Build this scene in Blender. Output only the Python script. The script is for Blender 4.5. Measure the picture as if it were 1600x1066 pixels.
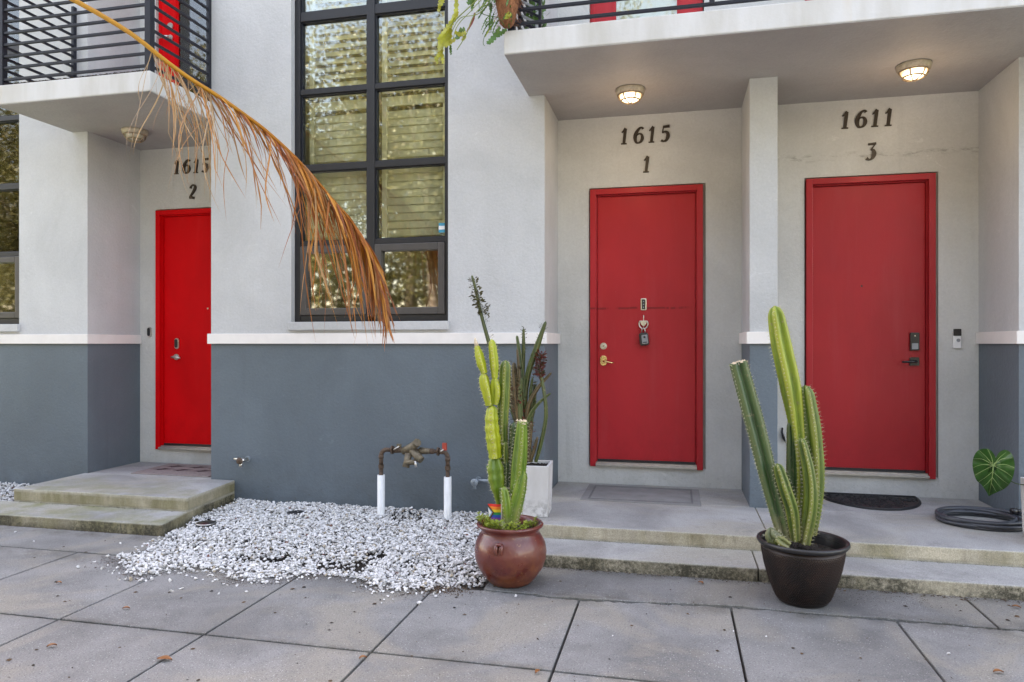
import bpy, bmesh, math, random
import numpy as np
from mathutils import Vector, Matrix
R = math.radians
rnd = random.Random(7)
scene = bpy.context.scene
for o in list(bpy.data.objects): bpy.data.objects.remove(o)

# ------------------------------------------------------------------ camera
YAW = R(12.94); CAM_Z = 1.46; FPX = 1110.0
cam_d = bpy.data.cameras.new('camera'); cam = bpy.data.objects.new('camera', cam_d)
scene.collection.objects.link(cam)
cam.location = (0, 0, CAM_Z); cam.rotation_euler = (R(90), 0, YAW)
cam_d.sensor_width = 36; cam_d.lens = 36*FPX/1600; cam_d.shift_y = 4/1600
cam_d.clip_start = 0.05; cam_d.clip_end = 800
scene.camera = cam

# ------------------------------------------------------------------ light
SUN_EL, SUN_AZ = 50, -22          # the sun stands behind the building, a little to the left
world = bpy.data.worlds.new('World'); scene.world = world; world.use_nodes = True
wn = world.node_tree.nodes; wl = world.node_tree.links
for n in list(wn): wn.remove(n)
sky = wn.new('ShaderNodeTexSky'); sky.sky_type = 'NISHITA'; sky.sun_disc = False
sky.sun_elevation = R(SUN_EL); sky.sun_rotation = R(SUN_AZ)
sky.air_density = 1.0; sky.dust_density = 2.0; sky.ozone_density = 1.0
bg = wn.new('ShaderNodeBackground'); bg.inputs['Strength'].default_value = 0.15
wo = wn.new('ShaderNodeOutputWorld')
tintn = wn.new('ShaderNodeMix'); tintn.data_type = 'RGBA'; tintn.blend_type = 'MULTIPLY'; tintn.inputs[0].default_value = 1
tintn.inputs[7].default_value = (1.32, 1.0, .76, 1)      # the camera's white balance for open shade
wl.new(sky.outputs[0], tintn.inputs[6]); wl.new(tintn.outputs[2], bg.inputs[0]); wl.new(bg.outputs[0], wo.inputs[0])
sd = bpy.data.lights.new('sun', 'SUN'); sd.energy = 5.0; sd.angle = R(0.5); sd.color = (1, .95, .87)
sun = bpy.data.objects.new('sun', sd); scene.collection.objects.link(sun)
d = Vector((math.sin(R(SUN_AZ))*math.cos(R(SUN_EL)), math.cos(R(SUN_AZ))*math.cos(R(SUN_EL)), math.sin(R(SUN_EL))))
sun.rotation_euler = (-d).to_track_quat('-Z', 'Y').to_euler(); sun.location = (0, 14, 14)
scene.view_settings.view_transform = 'Standard'; scene.view_settings.look = 'None'
scene.view_settings.gamma = 1; scene.view_settings.use_curve_mapping = False
scene.view_settings.exposure = 3.15

# ------------------------------------------------------------------ measuring helpers
FW = (-math.sin(YAW), math.cos(YAW)); RT = (math.cos(YAW), math.sin(YAW))
def ray(px, py):
    a = (px-800)/FPX; b = -(py-537)/FPX
    return Vector((FW[0]+a*RT[0], FW[1]+a*RT[1], b))
def onY(px, py, Y):
    r = ray(px, py); t = Y/r.y; return Vector((r.x*t, Y, r.z*t+CAM_Z))
def onZ(px, py, Z=0.0):
    r = ray(px, py); t = (Z-CAM_Z)/r.z; return Vector((r.x*t, r.y*t, Z))

# ------------------------------------------------------------------ object helpers
C = scene.collection
ORG = {}
def tag(o, label=None, cat=None, group=None, kind=None):
    if label: o['label'] = label
    if cat: o['category'] = cat
    if group: o['group'] = group
    if kind: o['kind'] = kind
    return o
def empty(name, loc, label=None, cat=None, group=None, parent=None, kind=None):
    o = bpy.data.objects.new(name, None); C.objects.link(o); o.empty_display_size = .2
    loc = Vector(loc); ORG[o.name] = loc
    if parent: o.parent = parent; o.location = loc-ORG[parent.name]
    else: o.location = loc
    return tag(o, label, cat, group, kind)
class MB:
    """collects geometry in world coordinates"""
    def __init__(s): s.v = []; s.f = []; s.m = []; s.sm = []
    def add(s, vs, fs, m=0, smooth=False):
        b = len(s.v); s.v += [tuple(v) for v in vs]
        for f in fs: s.f.append(tuple(b+i for i in f)); s.m.append(m); s.sm.append(smooth)
        return s
    def box(s, x0, x1, y0, y1, z0, z1, m=0):
        return s.add([(x0,y0,z0),(x1,y0,z0),(x1,y1,z0),(x0,y1,z0),(x0,y0,z1),(x1,y0,z1),(x1,y1,z1),(x0,y1,z1)],
                     [(0,3,2,1),(4,5,6,7),(0,1,5,4),(1,2,6,5),(2,3,7,6),(3,0,4,7)], m)
    def tube(s, pts, rad, n=8, m=0, cap=True, smooth=True):
        pts = [Vector(p) for p in pts]; k = len(pts)
        rs = rad if isinstance(rad, (list, tuple)) else [rad]*k
        t = [(pts[min(i+1, k-1)]-pts[max(i-1, 0)]).normalized() for i in range(k)]
        u = t[0].orthogonal().normalized(); vs = []
        for i in range(k):
            u = (u-t[i]*u.dot(t[i])).normalized(); w = t[i].cross(u)
            for j in range(n):
                a = 2*math.pi*j/n; vs.append(pts[i]+(u*math.cos(a)+w*math.sin(a))*rs[i])
        fs = [(i*n+j, i*n+(j+1) % n, (i+1)*n+(j+1) % n, (i+1)*n+j) for i in range(k-1) for j in range(n)]
        s.add(vs, fs, m, smooth)
        if cap:
            b = len(s.v)-k*n
            s.f.append(tuple(b+j for j in reversed(range(n)))); s.m.append(m); s.sm.append(False)
            s.f.append(tuple(b+(k-1)*n+j for j in range(n))); s.m.append(m); s.sm.append(False)
        return s
    def lathe(s, prof, c, n=32, m=0, axis='z', smooth=True, wob=None):
        c = Vector(c); vs = []
        for (r, h) in prof:
            for j in range(n):
                a = 2*math.pi*j/n; rr = r*(1+(wob(a, h) if wob else 0))
                p = (rr*math.cos(a), rr*math.sin(a), h)
                if axis == '-y': p = (p[0], -p[2], p[1])
                vs.append(c+Vector(p))
        fs = [(i*n+j, i*n+(j+1) % n, (i+1)*n+(j+1) % n, (i+1)*n+j) for i in range(len(prof)-1) for j in range(n)]
        return s.add(vs, fs, m, smooth)
    def prism_y(s, poly, y0, y1, m=0):
        n = len(poly); vs = [(x, y0, z) for x, z in poly]+[(x, y1, z) for x, z in poly]
        fs = [tuple(range(n)), tuple(reversed(range(n, 2*n)))]+[(i, i+n, (i+1) % n+n, (i+1) % n) for i in range(n)]
        return s.add(vs, fs, m)
    def prism_z(s, poly, z0, z1, m=0):
        n = len(poly); vs = [(x, y, z0) for x, y in poly]+[(x, y, z1) for x, y in poly]
        fs = [tuple(reversed(range(n))), tuple(range(n, 2*n))]+[(i, (i+1) % n, (i+1) % n+n, i+n) for i in range(n)]
        return s.add(vs, fs, m)
    def build(s, name, mats, parent=None, bevel=0, seg=2, fix=False, **tags):
        me = bpy.data.meshes.new(name)
        vs = np.array(s.v, dtype=float); c = (vs.min(0)+vs.max(0))/2
        if parent is None: c[2] = vs[:, 2].min()
        me.from_pydata((vs-c).tolist(), [], s.f)
        if not isinstance(mats, (list, tuple)): mats = [mats]
        for m in mats: me.materials.append(m)
        me.polygons.foreach_set('material_index', s.m); me.polygons.foreach_set('use_smooth', s.sm)
        if bevel or fix:
            bm = bmesh.new(); bm.from_mesh(me)
            if fix: bmesh.ops.recalc_face_normals(bm, faces=bm.faces)
            if bevel:
                es = [e for e in bm.edges if len(e.link_faces) == 2 and e.calc_face_angle() > 0.6]
                bmesh.ops.bevel(bm, geom=es, offset=bevel, segments=seg, profile=.6, affect='EDGES', clamp_overlap=True)
            bm.to_mesh(me); bm.free()
        me.update()
        o = bpy.data.objects.new(name, me); C.objects.link(o); ORG[o.name] = Vector(c)
        if parent: o.parent = parent; o.location = Vector(c)-ORG[parent.name]
        else: o.location = c
        return tag(o, **tags)
def kids(o): return [c for c in bpy.data.objects if c.parent == o]
def copy_tree(o, parent=None, delta=None):
    c = o.copy(); C.objects.link(c); c.parent = parent
    if delta is not None: c.location = o.location+Vector(delta)
    ORG[c.name] = ORG.get(o.name, Vector())+(Vector(delta) if delta is not None else Vector())
    for k in kids(o): copy_tree(k, c)
    return c

# ------------------------------------------------------------------ materials
def new_mat(name):
    m = bpy.data.materials.new(name); m.use_nodes = True
    return m, m.node_tree.nodes, m.node_tree.links, m.node_tree.nodes['Principled BSDF']
def rgba(c): return (c[0], c[1], c[2], 1)
def mixc(n, l, fac, a, b, mode='MIX'):
    x = n.new('ShaderNodeMix'); x.data_type = 'RGBA'; x.blend_type = mode
    for sock, v in ((x.inputs[0], fac), (x.inputs[6], a), (x.inputs[7], b)):
        if hasattr(v, 'is_linked') or hasattr(v, 'node'): l.new(v, sock)
        elif isinstance(v, (int, float)): sock.default_value = v
        else: sock.default_value = rgba(v)
    return x.outputs[2]
def noise(n, l, scale, detail=4, rough=.55, co=None, w=None, dist=0):
    x = n.new('ShaderNodeTexNoise'); x.inputs['Scale'].default_value = scale
    x.inputs['Detail'].default_value = detail; x.inputs['Roughness'].default_value = rough
    x.inputs['Distortion'].default_value = dist
    if co is not None: l.new(co, x.inputs['Vector'])
    return x.outputs['Fac']
def ramp(n, l, fac, lo, hi, a=0.0, b=1.0):
    x = n.new('ShaderNodeMapRange'); x.inputs[1].default_value = lo; x.inputs[2].default_value = hi
    x.inputs[3].default_value = a; x.inputs[4].default_value = b; l.new(fac, x.inputs[0]); return x.outputs[0]
def mth(n, l, op, a, b=0.0, c=None):
    x = n.new('ShaderNodeMath'); x.operation = op
    for i, v in enumerate((a, b) if c is None else (a, b, c)):
        if isinstance(v, (int, float)): x.inputs[i].default_value = v
        else: l.new(v, x.inputs[i])
    return x.outputs[0]
def coords(n, l, scale=(1, 1, 1), world=True):
    if world:
        g = n.new('ShaderNodeNewGeometry'); src = g.outputs['Position']
    else:
        g = n.new('ShaderNodeTexCoord'); src = g.outputs['Object']
    mp = n.new('ShaderNodeMapping'); mp.inputs['Scale'].default_value = scale; l.new(src, mp.inputs['Vector'])
    return mp.outputs[0]
def bump(n, l, h, b, strength=.3, dist=.01, normal=None):
    x = n.new('ShaderNodeBump'); x.inputs['Strength'].default_value = strength; x.inputs['Distance'].default_value = dist
    l.new(h, x.inputs['Height'])
    if normal is not None: l.new(normal, x.inputs['Normal'])
    if b is not None: l.new(x.outputs[0], b.inputs['Normal'])
    return x.outputs[0]
def plain(name, col, rough=.5, metal=0, var=.12, vscale=14, bstr=.08, bscale=120, spec=.5, world=False):
    m, n, l, b = new_mat(name)
    co = coords(n, l, world=world)
    f = ramp(n, l, noise(n, l, vscale, 5, .6, co), .3, .7)
    l.new(mixc(n, l, f, [c*(1-var) for c in col], [min(1, c*(1+var)) for c in col]), b.inputs['Base Color'])
    b.inputs['Roughness'].default_value = rough; b.inputs['Metallic'].default_value = metal
    b.inputs['Specular IOR Level'].default_value = spec
    if bstr: bump(n, l, noise(n, l, bscale, 3, .6, co), b, bstr, .004)
    return m
def stucco(name, col, dirt=.0, mould=False):
    m, n, l, b = new_mat(name)
    co = coords(n, l)
    big = ramp(n, l, noise(n, l, .9, 6, .6, co, dist=.6), .35, .65)
    c = mixc(n, l, big, [k*.89 for k in col], [k*1.08 for k in col])
    # roller streaks running down the wall
    st = ramp(n, l, noise(n, l, 3.0, 4, .6, coords(n, l, (2.2, 2.2, .16))), .5, .78)
    c = mixc(n, l, mth(n, l, 'MULTIPLY', st, .16), c, [k*.72 for k in col])
    st2 = ramp(n, l, noise(n, l, 2.1, 3, .5, coords(n, l, (.9, .9, .4))), .56, .75)
    c = mixc(n, l, mth(n, l, 'MULTIPLY', st2, .22), c, [min(1, k*1.17) for k in col])
    spk = ramp(n, l, noise(n, l, 9, 6, .7, co), .74, .80)
    c = mixc(n, l, mth(n, l, 'MULTIPLY', spk, .5), c, [k*.55 for k in col])
    grn = ramp(n, l, noise(n, l, 55, 5, .8, co), .3, .7, .93, 1.07)
    cg = n.new('ShaderNodeCombineColor'); [l.new(grn, cg.inputs[i]) for i in range(3)]
    c = mixc(n, l, 1.0, c, cg.outputs[0], 'MULTIPLY')
    scf = ramp(n, l, noise(n, l, 2.6, 7, .8, coords(n, l, (1, 1, 1.4)), dist=1.5), .635, .66)       # rubbed pale scuffs
    c = mixc(n, l, mth(n, l, 'MULTIPLY', scf, .28), c, [min(1, k*1.5) for k in col])
    drp = mth(n, l, 'MULTIPLY', ramp(n, l, noise(n, l, 6, 4, .6, coords(n, l, (1.6, 1.6, .06))), .60, .70), ramp(n, l, noise(n, l, 1.1, 3, .5, co), .45, .65))
    c = mixc(n, l, mth(n, l, 'MULTIPLY', drp, .22), c, [k*.6 for k in col])
    # soiling where the wall meets the ground
    g = n.new('ShaderNodeNewGeometry'); sx = n.new('ShaderNodeSeparateXYZ'); l.new(g.outputs['Position'], sx.inputs[0])
    spl = mth(n, l, 'MULTIPLY', ramp(n, l, sx.outputs['Z'], .05, .50, 1, 0), ramp(n, l, noise(n, l, 26, 6, .85, co), .56, .64))
    c = mixc(n, l, mth(n, l, 'MULTIPLY', spl, .55), c, (.075, .07, .06))
    lowd = mth(n, l, 'MULTIPLY', ramp(n, l, sx.outputs['Z'], .02, .42, 1, 0), ramp(n, l, noise(n, l, 5, 6, .65, co), .38, .7))
    c = mixc(n, l, mth(n, l, 'MULTIPLY', lowd, .6), c, [k*.6 for k in (col[0], col[1]*.98, col[2]*.9)])
    if mould:
        nz = mth(n, l, 'ADD', sx.outputs['Z'], mth(n, l, 'MULTIPLY', mth(n, l, 'SUBTRACT', noise(n, l, 2.5, 3, .5, co), .5), .05))
        dd = mth(n, l, 'ABSOLUTE', mth(n, l, 'SUBTRACT', nz, 3.058))
        band = ramp(n, l, dd, .002, .045, 1, 0)
        xm = ramp(n, l, sx.outputs['X'], .78, 1.0)
        pat = ramp(n, l, noise(n, l, 16, 7, .75, coords(n, l, (.6, .6, 2.2))), .50, .64)
        c = mixc(n, l, mth(n, l, 'MULTIPLY', mth(n, l, 'MULTIPLY', band, pat), mth(n, l, 'MULTIPLY', xm, .6)), c, (.07, .06, .055))
    l.new(c, b.inputs['Base Color']); b.inputs['Roughness'].default_value = .62
    b.inputs['Specular IOR Level'].default_value = .35
    h = mth(n, l, 'ADD', noise(n, l, 38, 6, .6, co), mth(n, l, 'MULTIPLY', noise(n, l, 5, 3, .5, co), 1.2))
    bump(n, l, h, b, .55, .008)
    return m
def concrete(name, top=(.355, .352, .345), side=(.43, .385, .29)):
    m, n, l, b = new_mat(name)
    co = coords(n, l); g = n.new('ShaderNodeNewGeometry'); sx = n.new('ShaderNodeSeparateXYZ'); l.new(g.outputs['Position'], sx.inputs[0])
    nx = n.new('ShaderNodeSeparateXYZ'); l.new(g.outputs['True Normal'], nx.inputs[0])
    up = ramp(n, l, nx.outputs['Z'], .5, .8); z = sx.outputs['Z']
    t = mixc(n, l, ramp(n, l, noise(n, l, 1.5, 7, .62, co, dist=.8), .34, .64), [k*.70 for k in top], [k*1.12 for k in top])
    t = mixc(n, l, mth(n, l, 'MULTIPLY', ramp(n, l, noise(n, l, .9, 5, .6, coords(n, l, (1, 1.8, 1)), dist=.5), .46, .62), .6), t, (.35, .325, .26))
    t = mixc(n, l, mth(n, l, 'MULTIPLY', ramp(n, l, noise(n, l, 4.0, 7, .75, co), .56, .70), .55), t, [k*.48 for k in top])
    t = mixc(n, l, mth(n, l, 'MULTIPLY', ramp(n, l, noise(n, l, 14, 5, .7, co), .64, .70), .4), t, [k*.45 for k in top])
    lft = ramp(n, l, sx.outputs['X'], -3.5, -3.9)          # the left stoop is greener with algae
    t = mixc(n, l, mth(n, l, 'MULTIPLY', mth(n, l, 'MULTIPLY', lft, ramp(n, l, sx.outputs['Y'], 5.9, 5.1)), ramp(n, l, noise(n, l, 2.2, 5, .6, co), .40, .62)), t, (.20, .20, .095))
    s = mixc(n, l, ramp(n, l, noise(n, l, 3.2, 5, .6, co, dist=.5), .35, .65), [k*.78 for k in side], [k*1.18 for k in side])
    s = mixc(n, l, mth(n, l, 'MULTIPLY', ramp(n, l, noise(n, l, 2.6, 5, .65, coords(n, l, (1.0, 1.0, .35))), .50, .66), .62), s, (.20, .18, .075))
    s = mixc(n, l, mth(n, l, 'MULTIPLY', lft, ramp(n, l, noise(n, l, 2.4, 5, .7, coords(n, l, (1, 1, .25))), .36, .62, .15, .85)), s, (.155, .140, .060))
    low = ramp(n, l, z, .080, .088, 1, 0)                   # lower risers: heavy mould
    big = ramp(n, l, noise(n, l, 1.1, 3, .5, coords(n, l, (1, 1, .2))), .36, .50)
    grain = ramp(n, l, mth(n, l, 'ADD', noise(n, l, 38, 6, .85, co), mth(n, l, 'MULTIPLY', mth(n, l, 'SUBTRACT', noise(n, l, 5, 5, .7, coords(n, l, (1, 1, .4))), .5), .9)), .34, .60)
    s = mixc(n, l, mth(n, l, 'MULTIPLY', mth(n, l, 'MULTIPLY', low, big), mth(n, l, 'MULTIPLY', grain, .95)), s, (.042, .038, .022))
    s = mixc(n, l, mth(n, l, 'MULTIPLY', mth(n, l, 'MULTIPLY', low, ramp(n, l, z, .045, .0, 0, 1)), mth(n, l, 'MULTIPLY', grain, .7)), s, (.045, .040, .028))
    s = mixc(n, l, mth(n, l, 'MULTIPLY', mth(n, l, 'MULTIPLY', ramp(n, l, z, .086, .108, 1, 0), ramp(n, l, z, .080, .086)), ramp(n, l, noise(n, l, 6, 5, .7, co), .35, .6, .2, .85)), s, (.10, .09, .05))
    s = mixc(n, l, mth(n, l, 'MULTIPLY', mth(n, l, 'MULTIPLY', ramp(n, l, z, .1, .15, 0, 1), ramp(n, l, noise(n, l, 9, 6, .75, coords(n, l, (1, 1, .3))), .56, .68)), .5), s, (.11, .10, .055))
    s = mixc(n, l, mth(n, l, 'MULTIPLY', ramp(n, l, noise(n, l, 7, 5, .7, coords(n, l, (1, 1, .12))), .55, .70), .45), s, (.16, .13, .08))
    for e_ in (.085, .18, .195):                            # rubbed, paler nosing
        s = mixc(n, l, mth(n, l, 'MULTIPLY', ramp(n, l, mth(n, l, 'ABSOLUTE', mth(n, l, 'SUBTRACT', z, e_)), .004, .016, 1, 0), ramp(n, l, noise(n, l, 8, 4, .6, co), .3, .6, .1, .55)), s, (.47, .45, .39))
    c = mixc(n, l, up, s, t)
    sp = ramp(n, l, noise(n, l, 160, 2, .7, co), .35, .7, .76, 1.2)
    cc = n.new('ShaderNodeCombineColor'); [l.new(sp, cc.inputs[i]) for i in range(3)]
    c = mixc(n, l, 1.0, c, cc.outputs[0], 'MULTIPLY')
    l.new(c, b.inputs['Base Color']); b.inputs['Roughness'].default_value = .8
    h = mth(n, l, 'ADD', noise(n, l, 70, 5, .7, co), mth(n, l, 'MULTIPLY', noise(n, l, 6, 4, .6, co), 1.5))
    bump(n, l, h, b, .4, .006)
    return m
def paving(name):
    m, n, l, b = new_mat(name)
    co = coords(n, l)
    oi = n.new('ShaderNodeObjectInfo')
    base = (.182, .181, .178)
    c = mixc(n, l, ramp(n, l, noise(n, l, 1.7, 6, .6, co, dist=.5), .32, .68), [k*.70 for k in base], [k*1.26 for k in base])
    c = mixc(n, l, mth(n, l, 'MULTIPLY', ramp(n, l, noise(n, l, 4.5, 6, .7, co), .54, .72), .5), c, [k*.55 for k in base])
    c = mixc(n, l, mth(n, l, 'MULTIPLY', ramp(n, l, noise(n, l, 1.1, 5, .6, co, dist=1), .48, .60), .6), c, (.245, .225, .185))
    sxp = n.new('ShaderNodeSeparateXYZ'); l.new(co, sxp.inputs[0])
    for jy, wd_ in ((4.10, .16), (4.57, .10), (3.13, .05)):   # dirt gathers along the joints and the foot of the steps
        c = mixc(n, l, mth(n, l, 'MULTIPLY', ramp(n, l, mth(n, l, 'ABSOLUTE', mth(n, l, 'SUBTRACT', sxp.outputs['Y'], jy)), .005, wd_, 1, 0), ramp(n, l, noise(n, l, 3.5, 7, .75, co), .42, .62, 0, .8)), c, (.075, .068, .055))
    fg = ramp(n, l, noise(n, l, 130, 3, .8, co), .3, .7, .70, 1.30)
    cf = n.new('ShaderNodeCombineColor'); [l.new(fg, cf.inputs[i]) for i in range(3)]
    c = mixc(n, l, 1.0, c, cf.outputs[0], 'MULTIPLY')
    v = n.new('ShaderNodeTexVoronoi'); v.inputs['Scale'].default_value = 105; l.new(co, v.inputs['Vector'])
    w = n.new('ShaderNodeTexWhiteNoise'); l.new(v.outputs['Color'], w.inputs['Vector'])
    spot = mth(n, l, 'MULTIPLY', ramp(n, l, v.outputs['Distance'], .16, .34, 1, 0), ramp(n, l, w.outputs['Value'], .72, .86))
    spot = mth(n, l, 'MULTIPLY', spot, ramp(n, l, noise(n, l, 2.3, 3, .5, co), .35, .6, .25, 1))
    c = mixc(n, l, mth(n, l, 'MULTIPLY', spot, .62), c, (.56, .57, .56))
    dark = mth(n, l, 'MULTIPLY', ramp(n, l, v.outputs['Distance'], .18, .42, 1, 0), ramp(n, l, w.outputs['Value'], .26, .12))
    c = mixc(n, l, mth(n, l, 'MULTIPLY', dark, .8), c, (.06, .07, .07))
    rn = ramp(n, l, oi.outputs['Random'], 0, 1, .86, 1.12)
    cc = n.new('ShaderNodeCombineColor'); [l.new(rn, cc.inputs[i]) for i in range(3)]
    c = mixc(n, l, 1.0, c, cc.outputs[0], 'MULTIPLY')
    l.new(c, b.inputs['Base Color']); b.inputs['Roughness'].default_value = .75
    h = mth(n, l, 'SUBTRACT', noise(n, l, 90, 5, .7, co), mth(n, l, 'MULTIPLY', v.outputs['Distance'], .6))
    bump(n, l, h, b, .6, .005)
    return m
def door_paint(name, col, scratch=False, gloss=.38):
    m, n, l, b = new_mat(name)
    co = coords(n, l); g = n.new('ShaderNodeNewGeometry'); sx = n.new('ShaderNodeSeparateXYZ'); l.new(g.outputs['Position'], sx.inputs[0])
    c = mixc(n, l, ramp(n, l, noise(n, l, 1.6, 5, .6, coords(n, l, (1, 1, .5)), dist=.5), .3, .7), [k*.85 for k in col], [min(1, k*1.1) for k in col])
    c = mixc(n, l, mth(n, l, 'MULTIPLY', ramp(n, l, noise(n, l, 2.4, 4, .6, coords(n, l, (3, 1, .35))), .55, .75), .22), c, [min(1, col[0]*1.1), col[1]*1.9+.03, col[2]*1.8+.03])
    chips = ramp(n, l, noise(n, l, 55, 3, .6, co), .775, .80)
    c = mixc(n, l, mth(n, l, 'MULTIPLY', chips, .6), c, (.45, .32, .30))
    low_dark = mth(n, l, 'MULTIPLY', ramp(n, l, sx.outputs['Z'], .36, 1.0, 1, 0), ramp(n, l, noise(n, l, 7, 6, .75, coords(n, l, (1, 1, .6))), .44, .66))  # blotchy darker tone towards the bottom of the door
    c = mixc(n, l, mth(n, l, 'MULTIPLY', low_dark, .35), c, [k*.5 for k in col])
    if scratch:
        nz = mth(n, l, 'ADD', sx.outputs['Z'], mth(n, l, 'MULTIPLY', mth(n, l, 'SUBTRACT', noise(n, l, 6, 3, .5, co), .5), .02))
        dd = mth(n, l, 'ABSOLUTE', mth(n, l, 'SUBTRACT', nz, 1.785))
        band = mth(n, l, 'MULTIPLY', ramp(n, l, dd, .007, .012, 1, 0), ramp(n, l, noise(n, l, 4.5, 4, .7, coords(n, l, (1, 1, .1))), .40, .47))
        c = mixc(n, l, mth(n, l, 'MULTIPLY', band, .8), c, [k*.42 for k in col])
    l.new(c, b.inputs['Base Color'])
    l.new(ramp(n, l, noise(n, l, 5, 4, .6, co), .3, .7, gloss-.04, gloss+.12), b.inputs['Roughness'])
    b.inputs['Specular IOR Level'].default_value = .3
    bump(n, l, mth(n, l, 'ADD', noise(n, l, 60, 4, .6, co), mth(n, l, 'ADD', mth(n, l, 'MULTIPLY', noise(n, l, 4, 2, .5, co), 2), noise(n, l, 30, 3, .6, coords(n, l, (3, 1, .12))))), b, .16, .003)
    return m
def glass(name, tint=(.97, .99, .94), lo_=.055, hi_=1.0, ro_=.022):
    m, n, l, b = new_mat(name)
    n.remove(b)
    out = [x for x in n if x.type == 'OUTPUT_MATERIAL'][0]
    gl = n.new('ShaderNodeBsdfGlossy'); gl.inputs['Roughness'].default_value = ro_; gl.inputs['Color'].default_value = (.95, .97, .96, 1)
    tr = n.new('ShaderNodeBsdfTransparent'); tr.inputs['Color'].default_value = rgba(tint)
    fr = n.new('ShaderNodeFresnel'); fr.inputs['IOR'].default_value = 1.6
    co = coords(n, l)
    bp = bump(n, l, noise(n, l, 1.6, 2, .5, co), None, .012, .004)
    l.new(bp, gl.inputs['Normal'])
    mx = n.new('ShaderNodeMixShader')
    l.new(ramp(n, l, fr.outputs[0], 0, 1, lo_, hi_), mx.inputs[0])
    l.new(tr.outputs[0], mx.inputs[1]); l.new(gl.outputs[0], mx.inputs[2]); l.new(mx.outputs[0], out.inputs['Surface'])
    return m
def leafy(name, col, var=.3, trans=.25, rough=.45, vscale=6):
    m, n, l, b = new_mat(name)
    co = coords(n, l)
    c = mixc(n, l, ramp(n, l, noise(n, l, vscale, 4, .6, co), .3, .7), [k*(1-var) for k in col], [min(1, k*(1+var)) for k in col])
    g = n.new('ShaderNodeNewGeometry')
    c = mixc(n, l, ramp(n, l, g.outputs['Random Per Island'], 0, 1, 0, .5), c, [min(1, col[0]*1.5), col[1]*1.1, col[2]*.8])
    l.new(c, b.inputs['Base Color']); b.inputs['Roughness'].default_value = rough
    if trans:
        t = n.new('ShaderNodeBsdfTranslucent'); l.new(c, t.inputs['Color'])
        mx = n.new('ShaderNodeMixShader'); mx.inputs[0].default_value = trans
        out = [x for x in n if x.type == 'OUTPUT_MATERIAL'][0]
        l.new(b.outputs[0], mx.inputs[1]); l.new(t.outputs[0], mx.inputs[2]); l.new(mx.outputs[0], out.inputs['Surface'])
    return m

M = {}
M['upper'] = stucco('pale_grey_stucco', (.47, .475, .49))
M['recess'] = stucco('pale_grey_stucco_stained', (.52, .52, .515), mould=True)
M['lower'] = stucco('slate_blue_stucco', (.114, .139, .165))
M['trim'] = plain('white_trim_paint', (.72, .69, .68), .55, var=.06, vscale=5, world=True)
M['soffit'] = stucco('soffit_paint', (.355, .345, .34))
M['conc'] = concrete('stoop_concrete')
M['pave'] = paving('sidewalk_concrete')
M['red1'] = door_paint('brick_red_door_paint', (.40, .016, .024), True)
M['red2'] = door_paint('bright_red_door_paint', (.60, .001, .004), gloss=.5)
M['red2'].node_tree.nodes['Principled BSDF'].inputs['Specular IOR Level'].default_value = .12
M['red3'] = door_paint('deep_red_door_paint', (.34, .013, .020))
M['black'] = plain('black_powder_coat', (.012, .013, .020), .42, bscale=60, spec=.3)
M['bronze'] = plain('dark_bronze_aluminium', (.012, .012, .015), .45, 0)
M['glass'] = glass('window_glass'); M['glass_low'] = glass('awning_glass', (.60, .60, .52), .26, 1.1, .03)
M['shutter'] = plain('cream_shutter', (.80, .78, .64), .5, var=.05)
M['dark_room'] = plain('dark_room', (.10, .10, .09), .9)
M['steel'] = plain('brushed_steel', (.62, .60, .57), .3, 1)
M['brass'] = plain('worn_brass', (.75, .58, .28), .25, 1)
M['blackp'] = plain('black_plastic', (.015, .015, .017), .3)
M['greyp'] = plain('grey_plastic', (.25, .26, .28), .45)
M['whitep'] = plain('white_plastic', (.75, .75, .76), .4, var=.04)
M['thresh'] = plain('aluminium_threshold', (.55, .54, .52), .4, .9)
M['rust'] = plain('rusty_brown_pipe', (.10, .068, .048), .7, .3, var=.4, vscale=40, bstr=.3)
M['bronzev'] = plain('old_bronze_valve', (.16, .135, .095), .55, .5, var=.35, vscale=40, bstr=.3)
M['pvc'] = plain('white_pvc', (.74, .75, .76), .4, var=.05)
M['zinc'] = plain('grey_painted_tap', (.26, .30, .34), .45, .4)
M['redh'] = plain('red_handle', (.35, .05, .03), .5)
M['numeral'] = plain('dark_bronze_numeral', (.030, .020, .013), .5)
M['soil'] = plain('dark_soil', (.030, .024, .019), .95, var=.5, vscale=30, bstr=.9, bscale=60, world=True)

# ================================================================== SETTING
F0, F1 = 5.84, 6.54            # facade plane, plane of the door recesses
LZ = 0.18                      # landing height
SOF, SLAB = 3.535, 3.705       # underside and top of the balcony slabs
ROOF = 7.45

m, n, l, b = new_mat('grass_ground'); co = coords(n, l)
l.new(mixc(n, l, ramp(n, l, noise(n, l, 3, 6, .7, co), .3, .7), (.035, .055, .015), (.09, .11, .035)), b.inputs['Base Color']); b.inputs['Roughness'].default_value = .95
M['grass'] = m
M['asphalt'] = plain('asphalt', (.06, .06, .062), .85, var=.25, vscale=3, bstr=.4, bscale=90, world=True)
g = MB(); g.add([(-260, -260, -.16), (260, -260, -.16), (260, 260, -.16), (-260, 260, -.16)], [(0, 1, 2, 3)])
g.build('ground', M['grass'], kind='structure')
g = MB(); g.box(-60, 60, -9.6, -1.4, -.2, -.13); g.build('street', M['asphalt'], kind='structure')
g = MB(); g.box(-60, 60, -1.4, -1.25, -.2, -.01); g.box(-60, 60, -9.75, -9.6, -.2, -.01); g.build('kerb', M['conc'], bevel=.015, kind='structure')
g = MB(); g.box(-60, 60, -12.0, -9.75, -.2, -.02); g.build('far_sidewalk', M['conc'], kind='structure')
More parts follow.
